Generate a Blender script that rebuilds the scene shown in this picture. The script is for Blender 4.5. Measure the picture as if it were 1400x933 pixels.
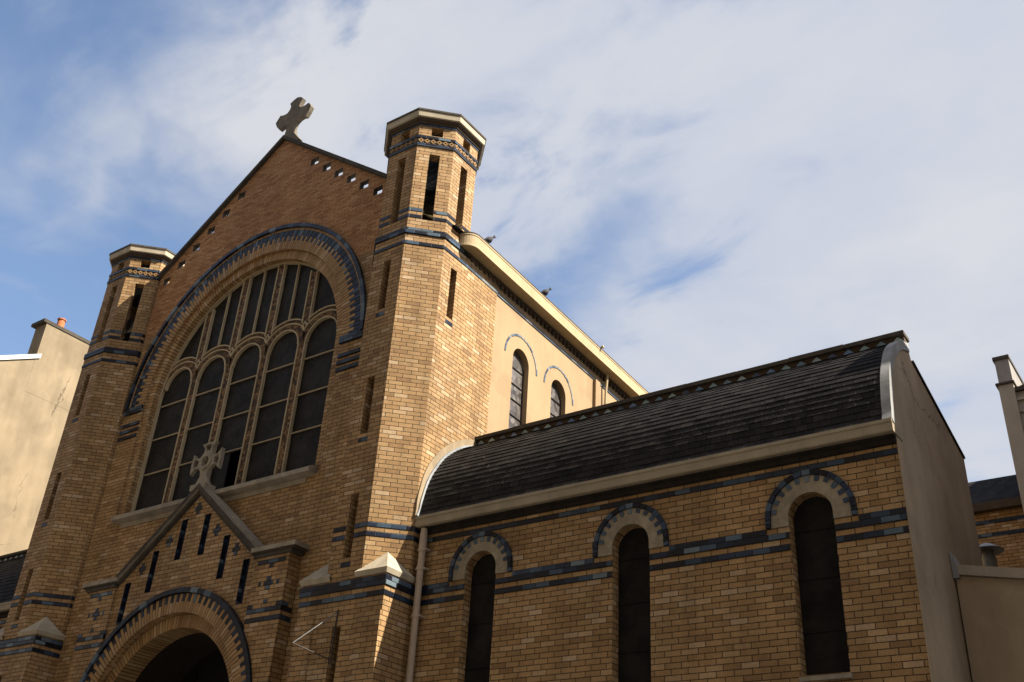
import bpy, math, random
from math import sin, cos, pi, sqrt, radians, atan2, floor
from mathutils import Vector, Matrix
from mathutils.geometry import tessellate_polygon

for o in list(bpy.data.objects):
    bpy.data.objects.remove(o)
S = bpy.context.scene
COL = S.collection
RND = random.Random(7)

# ------------------------------------------------------------------ camera
YAW, PITCH, ROLL = 0.640357, 0.525102, 0.062869
cam_d = bpy.data.cameras.new('camera')
cam = bpy.data.objects.new('camera', cam_d)
COL.objects.link(cam)
S.camera = cam
fw = Vector((-sin(YAW)*cos(PITCH), cos(YAW)*cos(PITCH), sin(PITCH)))
rt = Vector((cos(YAW), sin(YAW), 0.0))
up = rt.cross(fw)
r2 = rt*cos(ROLL) + up*sin(ROLL)
u2 = -rt*sin(ROLL) + up*cos(ROLL)
m3 = Matrix((r2, u2, -fw)).transposed()
cam.matrix_world = Matrix.Translation((0, 0, 1.6)) @ m3.to_4x4()
cam_d.sensor_fit = 'HORIZONTAL'
cam_d.sensor_width = 36.0
cam_d.lens = 36.0*1417.32/1400.0
cam_d.clip_start = 0.05
cam_d.clip_end = 5000

# ------------------------------------------------------------------ light
SUN = Vector((2.95, 0.68, 3.1)).normalized()
SUN_EL = math.asin(SUN.z)
SUN_AZ = atan2(SUN.x, SUN.y)
sl = bpy.data.lights.new('sun', 'SUN')
sl.energy = 5.0
sl.angle = radians(0.5)
sl.color = (1.0, 0.915, 0.785)
so = bpy.data.objects.new('sun', sl)
COL.objects.link(so)
so.rotation_euler = SUN.to_track_quat('Z', 'Y').to_euler()
so.location = (30, 10, 60)

W = bpy.data.worlds.new('World')
S.world = W
W.use_nodes = True
wt = W.node_tree
for n in list(wt.nodes):
    wt.nodes.remove(n)


class NT:
    """tiny node-tree writer"""
    def __init__(s, t):
        s.t = t

    def n(s, kind, **kw):
        nd = s.t.nodes.new(kind)
        for k, v in kw.items():
            setattr(nd, k, v)
        return nd

    def put(s, sock, v):
        if hasattr(v, 'is_linked') or isinstance(v, bpy.types.NodeSocket):
            s.t.links.new(v, sock)
        else:
            sock.default_value = v

    def math(s, op, a, b=None, c=None, clamp=False):
        nd = s.n('ShaderNodeMath', operation=op)
        nd.use_clamp = clamp
        s.put(nd.inputs[0], a)
        if b is not None:
            s.put(nd.inputs[1], b)
        if c is not None:
            s.put(nd.inputs[2], c)
        return nd.outputs[0]

    def vec(s, x, y, z=0.0):
        nd = s.n('ShaderNodeCombineXYZ')
        for i, v in enumerate((x, y, z)):
            s.put(nd.inputs[i], v)
        return nd.outputs[0]

    def sep(s, v):
        nd = s.n('ShaderNodeSeparateXYZ')
        s.put(nd.inputs[0], v)
        return nd.outputs

    def noise(s, v, scale, detail=4, rough=.55, dist=0.0, dim='3D'):
        nd = s.n('ShaderNodeTexNoise', noise_dimensions=dim)
        s.put(nd.inputs['Vector'], v)
        nd.inputs['Scale'].default_value = scale
        nd.inputs['Detail'].default_value = detail
        nd.inputs['Roughness'].default_value = rough
        nd.inputs['Distortion'].default_value = dist
        return nd.outputs['Fac']

    def ramp(s, fac, stops, interp='LINEAR'):
        nd = s.n('ShaderNodeValToRGB')
        cr = nd.color_ramp
        cr.interpolation = interp
        while len(cr.elements) < len(stops):
            cr.elements.new(0.5)
        for e, (p, c) in zip(cr.elements, stops):
            e.position = p
            e.color = (*c, 1.0) if len(c) == 3 else c
        s.put(nd.inputs[0], fac)
        return nd.outputs[0]

    def mix(s, fac, a, b, mode='MIX'):
        nd = s.n('ShaderNodeMix', data_type='RGBA', blend_type=mode)
        s.put(nd.inputs[0], fac)
        for i, v in ((6, a), (7, b)):
            if isinstance(v, tuple) and len(v) == 3:
                v = (*v, 1.0)
            s.put(nd.inputs[i], v)
        return nd.outputs[2]

    def mrange(s, v, a, b, c=0.0, d=1.0, smooth=True):
        nd = s.n('ShaderNodeMapRange')
        nd.interpolation_type = 'SMOOTHSTEP' if smooth else 'LINEAR'
        s.put(nd.inputs[0], v)
        for i, q in enumerate((a, b, c, d)):
            nd.inputs[i+1].default_value = q
        return nd.outputs[0]


w = NT(wt)
sky = w.n('ShaderNodeTexSky', sky_type='NISHITA')
sky.sun_disc = False
sky.sun_elevation = SUN_EL
sky.sun_rotation = SUN_AZ
sky.altitude = 50
sky.air_density = 1.0
sky.dust_density = 1.4
sky.ozone_density = 1.2
tc = w.n('ShaderNodeTexCoord')
dx, dy, dz = w.sep(tc.outputs['Generated'])
den = w.math('ADD', w.math('MAXIMUM', dz, 0.0), 0.22)
px = w.math('DIVIDE', dx, den)
py = w.math('DIVIDE', dy, den)
pv = w.vec(px, py, 0.0)
soft = w.noise(pv, 1.7, 6, .55, .25)
fine = w.noise(w.vec(w.math('MULTIPLY', px, 0.8), w.math('MULTIPLY', py, 1.5), 3.0), 4.2, 6, .55, .35)
big = w.noise(w.vec(px, py, 7.3), 0.8, 3, .5, .2)
# cloud banks as directions in the world: (azimuth/elevation vector, half width in degrees, weight)
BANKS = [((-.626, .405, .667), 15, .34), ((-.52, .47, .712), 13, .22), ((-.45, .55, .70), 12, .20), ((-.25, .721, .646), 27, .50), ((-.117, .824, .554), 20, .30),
         ((-.40, .70, .59), 12, .18), ((-.80, .32, .50), 8, .12), ((.30, .80, .52), 34, .4), ((.7, .2, .7), 60, .3), ((-.2, -.8, .55), 60, .62),  # last bank here lies behind the camera, added to brighten the shaded front
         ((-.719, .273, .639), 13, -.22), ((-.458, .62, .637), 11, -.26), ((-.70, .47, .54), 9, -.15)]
wv = w.vec(w.math('ADD', dx, w.math('MULTIPLY', w.math('SUBTRACT', soft, .5), .22)), w.math('ADD', dy, w.math('MULTIPLY', w.math('SUBTRACT', fine, .5), .16)), dz)
cover = w.math('ADD', w.math('MULTIPLY', w.math('SUBTRACT', soft, .5), 1.7), w.math('MULTIPLY', w.math('SUBTRACT', fine, .5), .6))
cover = w.math('ADD', cover, w.math('MULTIPLY', w.math('SUBTRACT', big, .5), .3))
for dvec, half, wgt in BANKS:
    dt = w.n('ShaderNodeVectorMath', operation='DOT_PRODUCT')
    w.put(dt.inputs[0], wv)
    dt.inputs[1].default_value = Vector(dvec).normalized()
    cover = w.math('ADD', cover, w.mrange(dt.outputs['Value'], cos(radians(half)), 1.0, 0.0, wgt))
cmask = w.mrange(cover, .0, .66, .0, .96)
CLOUD = 3.35
cshade = w.ramp(w.math('ADD', w.math('MULTIPLY', soft, .6), w.math('MULTIPLY', fine, .4)),
                [(0.30, (0.70*CLOUD, 0.79*CLOUD, 1.0*CLOUD)), (0.60, (0.98*CLOUD, 1.0*CLOUD, 1.06*CLOUD))])
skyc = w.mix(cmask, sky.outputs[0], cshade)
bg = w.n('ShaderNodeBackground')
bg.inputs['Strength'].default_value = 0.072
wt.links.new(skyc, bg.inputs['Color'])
wo = w.n('ShaderNodeOutputWorld')
wt.links.new(bg.outputs[0], wo.inputs['Surface'])

S.view_settings.view_transform = 'Standard'
S.view_settings.look = 'None'
S.view_settings.gamma = 1.0
S.view_settings.use_curve_mapping = False
S.view_settings.exposure = 1.58
S.render.engine = 'CYCLES'

# ------------------------------------------------------------------ materials
COURSE0 = 5.886          # z of one bed joint; every brick course counts from it


def new_mat(name):
    m = bpy.data.materials.new(name)
    m.use_nodes = True
    t = NT(m.node_tree)
    b = m.node_tree.nodes['Principled BSDF']
    return m, t, b


def uvxy(t):
    u = t.n('ShaderNodeUVMap')
    return t.sep(u.outputs[0])


def stain(t, lo=.72, hi=1.08, scale=.55):
    g = t.n('ShaderNodeNewGeometry').outputs['Position']
    x, y, z = t.sep(g)
    a = t.noise(t.vec(x, y, t.math('MULTIPLY', z, .45)), scale, 5, .6)
    b = t.noise(t.vec(t.math('MULTIPLY', x, 3.), t.math('MULTIPLY', y, 3.), t.math('MULTIPLY', z, .5)), 1.1, 4, .6)
    f = t.math('ADD', t.math('MULTIPLY', a, .6), t.math('MULTIPLY', b, .4))
    return t.mrange(f, .34, .62, lo, hi), g


def brick_mat(name, course, length, stops, mortar, rough=.62, joint=.009, lo=.68, spec=.16, coat=0.0, hue=.5):
    m, t, b = new_mat(name)
    u, v, _ = uvxy(t)
    vv = t.math('DIVIDE', t.math('SUBTRACT', v, COURSE0), course)
    row = t.math('FLOOR', vv)
    odd = t.math('MULTIPLY', t.math('FLOORED_MODULO', row, 2.0), .5)
    wob = t.n('ShaderNodeTexWhiteNoise', noise_dimensions='1D')
    t.put(wob.inputs['W'], row)
    jit = t.math('MULTIPLY', t.math('SUBTRACT', wob.outputs[0], .5), .16)
    uu = t.math('ADD', t.math('ADD', t.math('DIVIDE', u, length), odd), jit)
    colm = t.math('FLOOR', uu)
    wn = t.n('ShaderNodeTexWhiteNoise', noise_dimensions='2D')
    t.put(wn.inputs['Vector'], t.vec(colm, row))
    wn2 = t.n('ShaderNodeTexWhiteNoise', noise_dimensions='2D')
    t.put(wn2.inputs['Vector'], t.vec(t.math('ADD', colm, 31.7), row))
    col = t.ramp(wn.outputs[0], stops)
    fu = t.math('MULTIPLY', t.math('FRACT', uu), length)
    fv = t.math('MULTIPLY', t.math('FRACT', vv), course)
    du = t.math('MINIMUM', fu, t.math('SUBTRACT', length, fu))
    dv = t.math('MINIMUM', fv, t.math('SUBTRACT', course, fv))
    d = t.math('MINIMUM', du, dv)
    st, g = stain(t, lo, 1.06)
    rag = t.noise(g, 55, 3, .6)
    d2 = t.math('ADD', d, t.math('MULTIPLY', t.math('SUBTRACT', rag, .5), .005))
    mask = t.mrange(d2, joint*.32, joint*.78)
    grain = t.noise(g, 38, 4, .65)
    gm = t.mrange(grain, .3, .7, .86, 1.10)
    val = t.math('MULTIPLY', t.math('MULTIPLY', gm, st), t.mrange(wn2.outputs[0], 0, 1, .88, 1.08, False))
    vcol = t.n('ShaderNodeVectorMath', operation='SCALE')
    t.put(vcol.inputs[0], col)
    t.put(vcol.inputs['Scale'], val)
    mcol = t.n('ShaderNodeVectorMath', operation='SCALE')
    t.put(mcol.inputs[0], (*mortar,))
    t.put(mcol.inputs['Scale'], t.mrange(grain, .3, .7, .7, 1.25))
    base = t.mix(mask, mcol.outputs[0], vcol.outputs[0])
    t.put(b.inputs['Base Color'], base)
    t.put(b.inputs['Roughness'], t.mix(mask, (.95,)*3, (rough,)*3))
    b.inputs['Specular IOR Level'].default_value = spec
    h = t.math('ADD', t.math('MULTIPLY', mask, .8), t.math('MULTIPLY', grain, .25))
    h = t.math('ADD', h, t.math('MULTIPLY', wn2.outputs[0], .25))
    bp = t.n('ShaderNodeBump')
    bp.inputs['Strength'].default_value = .75
    bp.inputs['Distance'].default_value = .008
    t.put(bp.inputs['Height'], h)
    t.put(b.inputs['Normal'], bp.outputs[0])
    return m


def island_mat(name, stops, rough=.6, lo=.78, spec=.16):
    """separate little bricks: one tone for each"""
    m, t, b = new_mat(name)
    rp = t.n('ShaderNodeNewGeometry').outputs['Random Per Island']
    col = t.ramp(rp, stops)
    st, g = stain(t, lo, 1.06)
    grain = t.noise(g, 40, 4, .65)
    vcol = t.n('ShaderNodeVectorMath', operation='SCALE')
    t.put(vcol.inputs[0], col)
    t.put(vcol.inputs['Scale'], t.math('MULTIPLY', st, t.mrange(grain, .3, .7, .85, 1.1)))
    t.put(b.inputs['Base Color'], vcol.outputs[0])
    b.inputs['Roughness'].default_value = rough
    b.inputs['Specular IOR Level'].default_value = spec
    bp = t.n('ShaderNodeBump')
    bp.inputs['Strength'].default_value = .4
    bp.inputs['Distance'].default_value = .006
    t.put(bp.inputs['Height'], grain)
    t.put(b.inputs['Normal'], bp.outputs[0])
    return m


def plain_mat(name, col, rough=.8, var=.16, scale=3., lo=.78, metal=0.0, bump=.25, spec=.2, streak=True, crack=0.0):
    m, t, b = new_mat(name)
    st, g = stain(t, lo, 1.06)
    n = t.noise(g, scale, 6, .62)
    n2 = t.noise(g, 60, 3, .6)
    k = t.mrange(n, .3, .7, 1-var, 1+var)
    k = t.math('MULTIPLY', k, t.mrange(n2, .3, .7, .93, 1.07))
    if streak:
        k = t.math('MULTIPLY', k, st)
    if crack:
        wx, wy, wz = t.sep(g)
        wb = t.noise(g, 1.3, 4, .6)
        wv_ = t.vec(t.math('ADD', wx, t.math('MULTIPLY', wb, .8)), t.math('ADD', wy, t.math('MULTIPLY', wb, .8)), t.math('ADD', t.math('MULTIPLY', wz, .6), t.math('MULTIPLY', n, .5)))
        vo = t.n('ShaderNodeTexVoronoi', feature='DISTANCE_TO_EDGE')
        t.put(vo.inputs['Vector'], wv_)
        vo.inputs['Scale'].default_value = .55
        some = t.mrange(t.noise(g, .5, 2, .5), .48, .60)
        ck = t.math('MULTIPLY', t.mrange(vo.outputs['Distance'], .003, .009, 1.0, 0.0), some)
        k = t.math('MULTIPLY', k, t.math('SUBTRACT', 1.0, t.math('MULTIPLY', ck, crack)))
        pat = t.mrange(t.noise(g, .9, 2, .4), .56, .60, 1.0, .90)
        k = t.math('MULTIPLY', k, pat)
    vcol = t.n('ShaderNodeVectorMath', operation='SCALE')
    t.put(vcol.inputs[0], (*col,))
    t.put(vcol.inputs['Scale'], k)
    t.put(b.inputs['Base Color'], vcol.outputs[0])
    b.inputs['Roughness'].default_value = rough
    b.inputs['Metallic'].default_value = metal
    b.inputs['Specular IOR Level'].default_value = spec
    bp = t.n('ShaderNodeBump')
    bp.inputs['Strength'].default_value = bump
    bp.inputs['Distance'].default_value = .01
    t.put(bp.inputs['Height'], t.math('ADD', n, t.math('MULTIPLY', n2, .4)))
    t.put(b.inputs['Normal'], bp.outputs[0])
    return m


OCH = [(0.0, (.225, .130, .058)), (.12, (.275, .163, .070)), (.55, (.315, .194, .087)),
       (.82, (.332, .209, .097)), (.91, (.36, .238, .120)), (1.0, (.41, .295, .18))]
RUST = [(0.0, (.27, .128, .058)), (.3, (.355, .183, .083)), (.7, (.395, .213, .099)), (1.0, (.44, .26, .13))]
BLU = [(0.0, (.006, .007, .010)), (.40, (.009, .012, .022)), (.62, (.016, .026, .050)),
       (.80, (.034, .056, .088)), (.93, (.070, .102, .132)), (1.0, (.13, .165, .185))]
MORT = (.040, .028, .017)
M = {}
M['brick'] = brick_mat('yellow_brick', .075, .23, OCH, MORT)
M['gable'] = brick_mat('rust_brick', .052, .21, RUST, (.14, .07, .03), lo=.82, joint=.011, spec=.08)
M['blue'] = brick_mat('blue_glazed_brick', .075, .23, BLU, (.012, .012, .013), rough=.33, spec=.28, lo=.7)
M['vouss'] = island_mat('voussoir_brick', OCH)
M['vblue'] = island_mat('blue_voussoir', BLU, rough=.35, spec=.22)
M['navy'] = plain_mat('navy_glaze', (.016, .021, .042), .4, .25, 8., .7)
M['tooth'] = island_mat('tooth_tile', [(0, (.010, .014, .028)), (.4, (.03, .05, .085)), (.75, (.08, .11, .135)), (1, (.16, .18, .18))], rough=.35, spec=.3)
M['hood_stone'] = plain_mat('hood_stone', (.25, .21, .148), .85, .2, 9., .72)
M['sooty'] = plain_mat('sooty_corbel', (.022, .017, .013), .9, .3, 6., .7)
M['mortar'] = plain_mat('mortar', (0.026, 0.018, 0.012), .95)
M['cream'] = plain_mat('cream_render', (0.275, 0.192, 0.108), .85, .05, 1.2, .90, crack=.12)
M['cream_paint'] = plain_mat('cream_concrete', (0.33, 0.255, 0.15), .75, .08, 2., .85)
M['fascia'] = plain_mat('painted_gutter', (0.27, 0.225, 0.155), .7, .08, 4., .85)
M['render'] = plain_mat('brown_render', (0.335, 0.262, 0.18), .9, .10, 1.6, .8, crack=.45)
M['stone'] = plain_mat('grey_stone', (0.26, 0.225, 0.17), .85, .15, 5., .7)
M['stone_dark'] = plain_mat('weathered_and_shade_stone', (0.06, 0.05, 0.038), .9, .2, 6., .7)
M['cross_stone'] = plain_mat('cross_stone', (.135, .112, .082), .88, .2, 8., .75)
M['capstone'] = plain_mat('cap_concrete', (0.36, 0.31, 0.225), .8, .12, 4., .75)
M['brown_mould'] = plain_mat('brown_moulding', (0.06, 0.042, 0.027), .8, .15, 5.)
M['lead'] = plain_mat('lead_flashing', (0.3, 0.31, 0.32), .5, .2, 5., .7, .25, .4)
M['lead_cream'] = plain_mat('flashing_render', (0.245, 0.188, 0.118), .85, .12, 4.)
M['coping'] = plain_mat('grey_coping', (0.27, 0.27, 0.265), .8, .15, 5., .75)
M['black'] = plain_mat('interior_black', (.010, .009, .008), .9, .2)  # darkness inside nave and turrets put into the colour; also the diamond infill
M['iron'] = plain_mat('iron', (.04, .035, .03), .55, .2, 8., .8, .6)
M['zincbar'] = plain_mat('grey_metal', (.15, .15, .145), .45, .1, 8., .8, .5)
M['pipe'] = plain_mat('painted_pipe', (0.33, 0.255, 0.19), .55, .07, 4., .85)
M['tracery'] = plain_mat('tracery_cement', (0.37, 0.295, 0.185), .85, .08, 6., .82)
M['mosaic'] = brick_mat('tracery_mosaic', .06, .07, [(0, (.03, .022, .018)), (.5, (.12, .07, .035)), (1, (.26, .15, .07))], (.05, .035, .02), joint=.008)
M['terracotta'] = plain_mat('terracotta', (0.38, 0.13, 0.055), .8, .15, 6.)
M['yellow_tile'] = plain_mat('frieze_terracotta', (0.21, 0.12, 0.045), .7, .2, 14.)
M['door'] = plain_mat('dark_door', (0.006, 0.005, 0.004), .7, .2, 4.)
M['asphalt'] = plain_mat('asphalt', (.05, .05, .052), .92, .2, 6.)
M['paving'] = plain_mat('paving', (.22, .21, .20), .9, .12, 3.)
M['earth'] = plain_mat('city_ground', (.12, .11, .10), .95, .2, .4)
M['grey_render'] = plain_mat('grey_render', (0.33, 0.285, 0.225), .9, .07, 2., .88)
M['chim_grey'] = plain_mat('chimney_grey', (0.24, 0.22, 0.205), .9, .08, 3., .85)
M['party'] = plain_mat('party_wall_render', (0.215, 0.168, 0.108), .92, .12, .8, .78, crack=.45)
M['tin'] = plain_mat('white_tin', (0.42, 0.42, 0.42), .5, .1, 5., .8, .2)
M['zinc_roof'] = plain_mat('zinc_roof', (.20, .21, .22), .55, .12, 3., .8, .4)
M['bronze'] = plain_mat('bronze', (.10, .075, .04), .45, .2, 8., .8, .8)
M['pigeon'] = plain_mat('pigeon_feathers', (.055, .055, .062), .8, .3, 30., .8)
M['tile_blue'] = island_mat('arch_tile', [(0, (.03, .038, .06)), (.35, (.07, .095, .13)), (.7, (.13, .155, .17)), (1, (.20, .20, .18))], rough=.4, spec=.3)
M['band_grey'] = brick_mat('grey_blue_band', .075, .23, [(0, (.03, .035, .05)), (.4, (.06, .08, .11)), (.8, (.10, .13, .15)), (1, (.18, .19, .18))], (.05, .045, .04), rough=.4, spec=.3)


def slate_mat():
    m, t, b = new_mat('slate')
    u, v, _ = uvxy(t)
    row = t.math('FLOOR', t.math('DIVIDE', t.math('ADD', v, .001), SLATE))
    odd = t.math('MULTIPLY', t.math('FLOORED_MODULO', row, 2.0), .5)
    uu = t.math('ADD', t.math('DIVIDE', u, .155), odd)
    cm = t.math('FLOOR', uu)
    wn = t.n('ShaderNodeTexWhiteNoise', noise_dimensions='2D')
    t.put(wn.inputs['Vector'], t.vec(cm, row))
    col = t.ramp(wn.outputs[0], [(0, (.0135, .0125, .0118)), (.4, (.0185, .017, .016)), (.8, (.023, .021, .0195)), (1, (.030, .0265, .024))])
    fu = t.math('FRACT', uu)
    du = t.math('MINIMUM', fu, t.math('SUBTRACT', 1.0, fu))
    gap = t.mrange(du, .008, .03)
    st, g = stain(t, .84, 1.08, .8)
    gr = t.noise(g, 30, 4, .6)
    vc = t.n('ShaderNodeVectorMath', operation='SCALE')
    t.put(vc.inputs[0], col)
    t.put(vc.inputs['Scale'], t.math('MULTIPLY', t.math('MULTIPLY', st, t.mrange(gr, .3, .7, .75, 1.25)), t.mrange(gap, 0, 1, .25, 1)))
    t.put(b.inputs['Base Color'], vc.outputs[0])
    b.inputs['Roughness'].default_value = .62
    b.inputs['Specular IOR Level'].default_value = .05
    bp = t.n('ShaderNodeBump')
    bp.inputs['Strength'].default_value = .8
    bp.inputs['Distance'].default_value = .008
    t.put(bp.inputs['Height'], t.math('ADD', t.math('ADD', gap, t.math('MULTIPLY', wn.outputs[0], .6)), t.math('MULTIPLY', gr, .3)))
    t.put(b.inputs['Normal'], bp.outputs[0])
    return m


SLATE = .098
M['slate'] = slate_mat()


def glass_mat(name, col, rough):
    m, t, b = new_mat(name)
    g = t.n('ShaderNodeNewGeometry').outputs['Position']
    n = t.noise(g, 2.2, 4, .6)
    n2 = t.noise(g, 14, 3, .6)
    vc = t.n('ShaderNodeVectorMath', operation='SCALE')
    t.put(vc.inputs[0], (*col,))
    t.put(vc.inputs['Scale'], t.mrange(n, .3, .7, .6, 1.4))
    t.put(b.inputs['Base Color'], vc.outputs[0])
    t.put(b.inputs['Roughness'], t.mrange(n2, .3, .7, rough, rough+.2))
    b.inputs['Specular IOR Level'].default_value = .10
    bp = t.n('ShaderNodeBump')
    bp.inputs['Strength'].default_value = .25
    bp.inputs['Distance'].default_value = .02
    t.put(bp.inputs['Height'], n2)
    t.put(b.inputs['Normal'], bp.outputs[0])
    return m


M['glass'] = glass_mat('dark_leaded_glass', (.017, .0155, .0135), .45)
M['mesh_panel'] = glass_mat('dark_window_mesh', (.011, .010, .009), .6)


def stained_mat():
    m, t, b = new_mat('stained_glass')
    u, v, _ = uvxy(t)
    vo = t.n('ShaderNodeTexVoronoi', feature='DISTANCE_TO_EDGE')
    t.put(vo.inputs['Vector'], t.vec(u, v))
    vo.inputs['Scale'].default_value = 9.0
    vc = t.n('ShaderNodeTexVoronoi')
    t.put(vc.inputs['Vector'], t.vec(u, v))
    vc.inputs['Scale'].default_value = 9.0
    x, y, z = t.sep(vc.outputs['Color'])
    col = t.ramp(x, [(0, (.035, .03, .027)), (.5, (.075, .066, .06)), (1, (.15, .135, .125))])
    mk = t.mrange(vo.outputs['Distance'], .01, .03)
    t.put(b.inputs['Base Color'], t.mix(mk, (.03, .028, .026), col))
    b.inputs['Roughness'].default_value = .3
    bp = t.n('ShaderNodeBump')
    bp.inputs['Strength'].default_value = .5
    t.put(bp.inputs['Height'], t.math('ADD', t.math('MULTIPLY', y, .5), mk))
    t.put(b.inputs['Normal'], bp.outputs[0])
    return m


M['stained'] = stained_mat()


# ------------------------------------------------------------------ mesh builder
class MB:
    def __init__(s, xf=None):
        s.v, s.f, s.uv, s.mi, s.xf, s.cuts = [], [], [], [], xf, []

    def cut(s):
        """what follows is another piece"""
        s.cuts.append(len(s.f))

    def build_each(s, name, mats, parent, **kw):
        """every piece between cuts becomes a mesh of its own"""
        ends = sorted(set([0]+s.cuts+[len(s.f)]))
        out = []
        for a, b in zip(ends, ends[1:]):
            q = MB()
            for k in range(a, b):
                i0 = len(q.v)
                q.v += [s.v[i] for i in s.f[k]]
                q.f.append(tuple(range(i0, len(q.v))))
                q.uv.append(s.uv[k])
                q.mi.append(s.mi[k])
            out.append(q.build(name, mats, parent, **kw))
        return out

    def face(s, pts, mi=0, uv=None):
        pts = [Vector(p) for p in pts]
        if s.xf:
            pts = [s.xf(p) for p in pts]
        i0 = len(s.v)
        s.v += pts
        s.f.append(tuple(range(i0, i0+len(pts))))
        if uv is None:
            n = Vector((0, 0, 0))
            for a, b in zip(pts, pts[1:]+pts[:1]):
                n += Vector(((a.y-b.y)*(a.z+b.z), (a.z-b.z)*(a.x+b.x), (a.x-b.x)*(a.y+b.y)))
            if n.length < 1e-10:
                del s.v[i0:]
                s.f.pop()
                return
            n.normalize()
            if abs(n.z) < .9:
                tx, ty = -n.y, n.x
                l = sqrt(tx*tx+ty*ty)
                tx, ty = tx/l, ty/l
                if tx < -.01 or (abs(tx) <= .01 and ty < 0):
                    tx, ty = -tx, -ty
                uv = [(p.x*tx+p.y*ty, p.z) for p in pts]
            else:
                uv = [(p.x, p.y) for p in pts]
        s.uv.append(uv)
        s.mi.append(mi)

    def box(s, x0, x1, y0, y1, z0, z1, mi=0, skip=''):
        a, b, c, d = (x0, y0), (x1, y0), (x1, y1), (x0, y1)
        for nm, (p, q) in (('f', (a, b)), ('r', (b, c)), ('b', (c, d)), ('l', (d, a))):
            if nm not in skip:
                s.face([(*p, z0), (*q, z0), (*q, z1), (*p, z1)], mi)
        if 't' not in skip:
            s.face([(*a, z1), (*b, z1), (*c, z1), (*d, z1)], mi)
        if 'd' not in skip:
            s.face([(*d, z0), (*c, z0), (*b, z0), (*a, z0)], mi)

    def prism(s, outer, holes, O, U, V, D, mi=0, side=None, hole_mi=None, back=True, inner=None, sides=True):
        """flat outline in the plane O + x*U + y*V, pushed along D; holes go right through.
        inner: outline of the back (for mitred panels)."""
        O, U, V, D = Vector(O), Vector(U), Vector(V), Vector(D)
        side = mi if side is None else side
        hole_mi = side if hole_mi is None else hole_mi
        P = lambda q: O+U*q[0]+V*q[1]
        loops = [outer]+list(holes)
        flat = [q for l in loops for q in l]
        tris = tessellate_polygon([[Vector((q[0], q[1], 0)) for q in l] for l in loops])
        bl = [inner or outer]+list(holes)
        bflat = [q for l in bl for q in l]
        for t in tris:
            s.face([P(flat[i]) for i in t], mi)
            if back:
                s.face([P(bflat[i])+D for i in reversed(t)], mi)
        if sides:
            n = len(outer)
            for i in range(n):
                j = (i+1) % n
                s.face([P(outer[i]), P(outer[j]), P(bl[0][j])+D, P(bl[0][i])+D], side)
        for h in holes:
            n = len(h)
            for i in range(n):
                j = (i+1) % n
                s.face([P(h[j]), P(h[i]), P(h[i])+D, P(h[j])+D], hole_mi)

    def sweep(s, prof, path, mi=0, closed=False, caps=True):
        """prof: list of rings already in 3D: path is list of rings"""
        R = path
        n = len(R[0])
        for a, b in zip(R, R[1:]):
            for i in range(n):
                j = (i+1) % n
                s.face([a[i], a[j], b[j], b[i]], mi)
        if caps:
            s.face(list(reversed(R[0])), mi)
            s.face(R[-1], mi)

    def tube(s, pts, r, n=10, mi=0, caps=True):
        pts = [Vector(p) for p in pts]
        rr = r if isinstance(r, (list, tuple)) else [r]*len(pts)
        rings = []
        for k, p in enumerate(pts):
            d = (pts[min(k+1, len(pts)-1)]-pts[max(k-1, 0)]).normalized()
            a = Vector((0, 0, 1)) if abs(d.z) < .8 else Vector((1, 0, 0))
            e1 = d.cross(a).normalized()
            e2 = d.cross(e1)
            rings.append([p+(e1*cos(2*pi*i/n)+e2*sin(2*pi*i/n))*rr[k] for i in range(n)])
        s.sweep(None, rings, mi, caps=caps)

    def lathe(s, c, prof, n=16, mi=0):
        rings = [[(c[0]+r*cos(2*pi*i/n), c[1]+r*sin(2*pi*i/n), c[2]+z) for i in range(n)] for r, z in prof]
        s.sweep(None, rings, mi)

    def build(s, name, mats, parent=None, label=None, smooth=False, cat=None, group=None, kind=None, bevel=0):
        me = bpy.data.meshes.new(name)
        org = ORIGIN.get(parent.name, Vector((0, 0, 0))) if parent else Vector((0, 0, 0))
        me.from_pydata([tuple(p) for p in s.v], [], s.f)
        uvl = me.uv_layers.new(name='UVMap')
        k = 0
        for poly, uv in zip(me.polygons, s.uv):
            poly.material_index = s.mi[poly.index]
            for i, li in enumerate(poly.loop_indices):
                uvl.data[li].uv = uv[i]
        for mt in (mats if isinstance(mats, (list, tuple)) else [mats]):
            me.materials.append(mt)
        import bmesh
        bm = bmesh.new()
        bm.from_mesh(me)
        bmesh.ops.remove_doubles(bm, verts=bm.verts, dist=1e-5)
        bmesh.ops.recalc_face_normals(bm, faces=bm.faces)
        if smooth:
            for f in bm.faces:
                f.smooth = True
        bm.to_mesh(me)
        bm.free()
        if smooth:
            try:
                me.set_sharp_from_angle(angle=radians(40))
            except Exception:
                pass
        o = bpy.data.objects.new(name, me)
        COL.objects.link(o)
        if parent:
            o.parent = parent
            o.matrix_parent_inverse = parent.matrix_world.inverted()
        tag(o, label, cat, group, kind)
        return o


ORIGIN = {}


def tag(o, label=None, cat=None, group=None, kind=None):
    if label:
        o['label'] = label
    if cat:
        o['category'] = cat
    if group:
        o['group'] = group
    if kind:
        o['kind'] = kind
    return o


def thing(name, label, cat, loc, group=None):
    o = bpy.data.objects.new(name, None)
    o.empty_display_size = .5
    COL.objects.link(o)
    o.location = loc
    o.matrix_world = Matrix.Translation(loc)
    tag(o, label, cat, group)
    return o


def arc(cx, cz, r, a0, a1, n):
    return [(cx+r*cos(a0+(a1-a0)*i/n), cz+r*sin(a0+(a1-a0)*i/n)) for i in range(n+1)]


def ring_poly(cx, cz, r0, r1, a0=0.0, a1=pi, n=48):
    return arc(cx, cz, r1, a0, a1, n)+list(reversed(arc(cx, cz, r0, a0, a1, n)))


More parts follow.
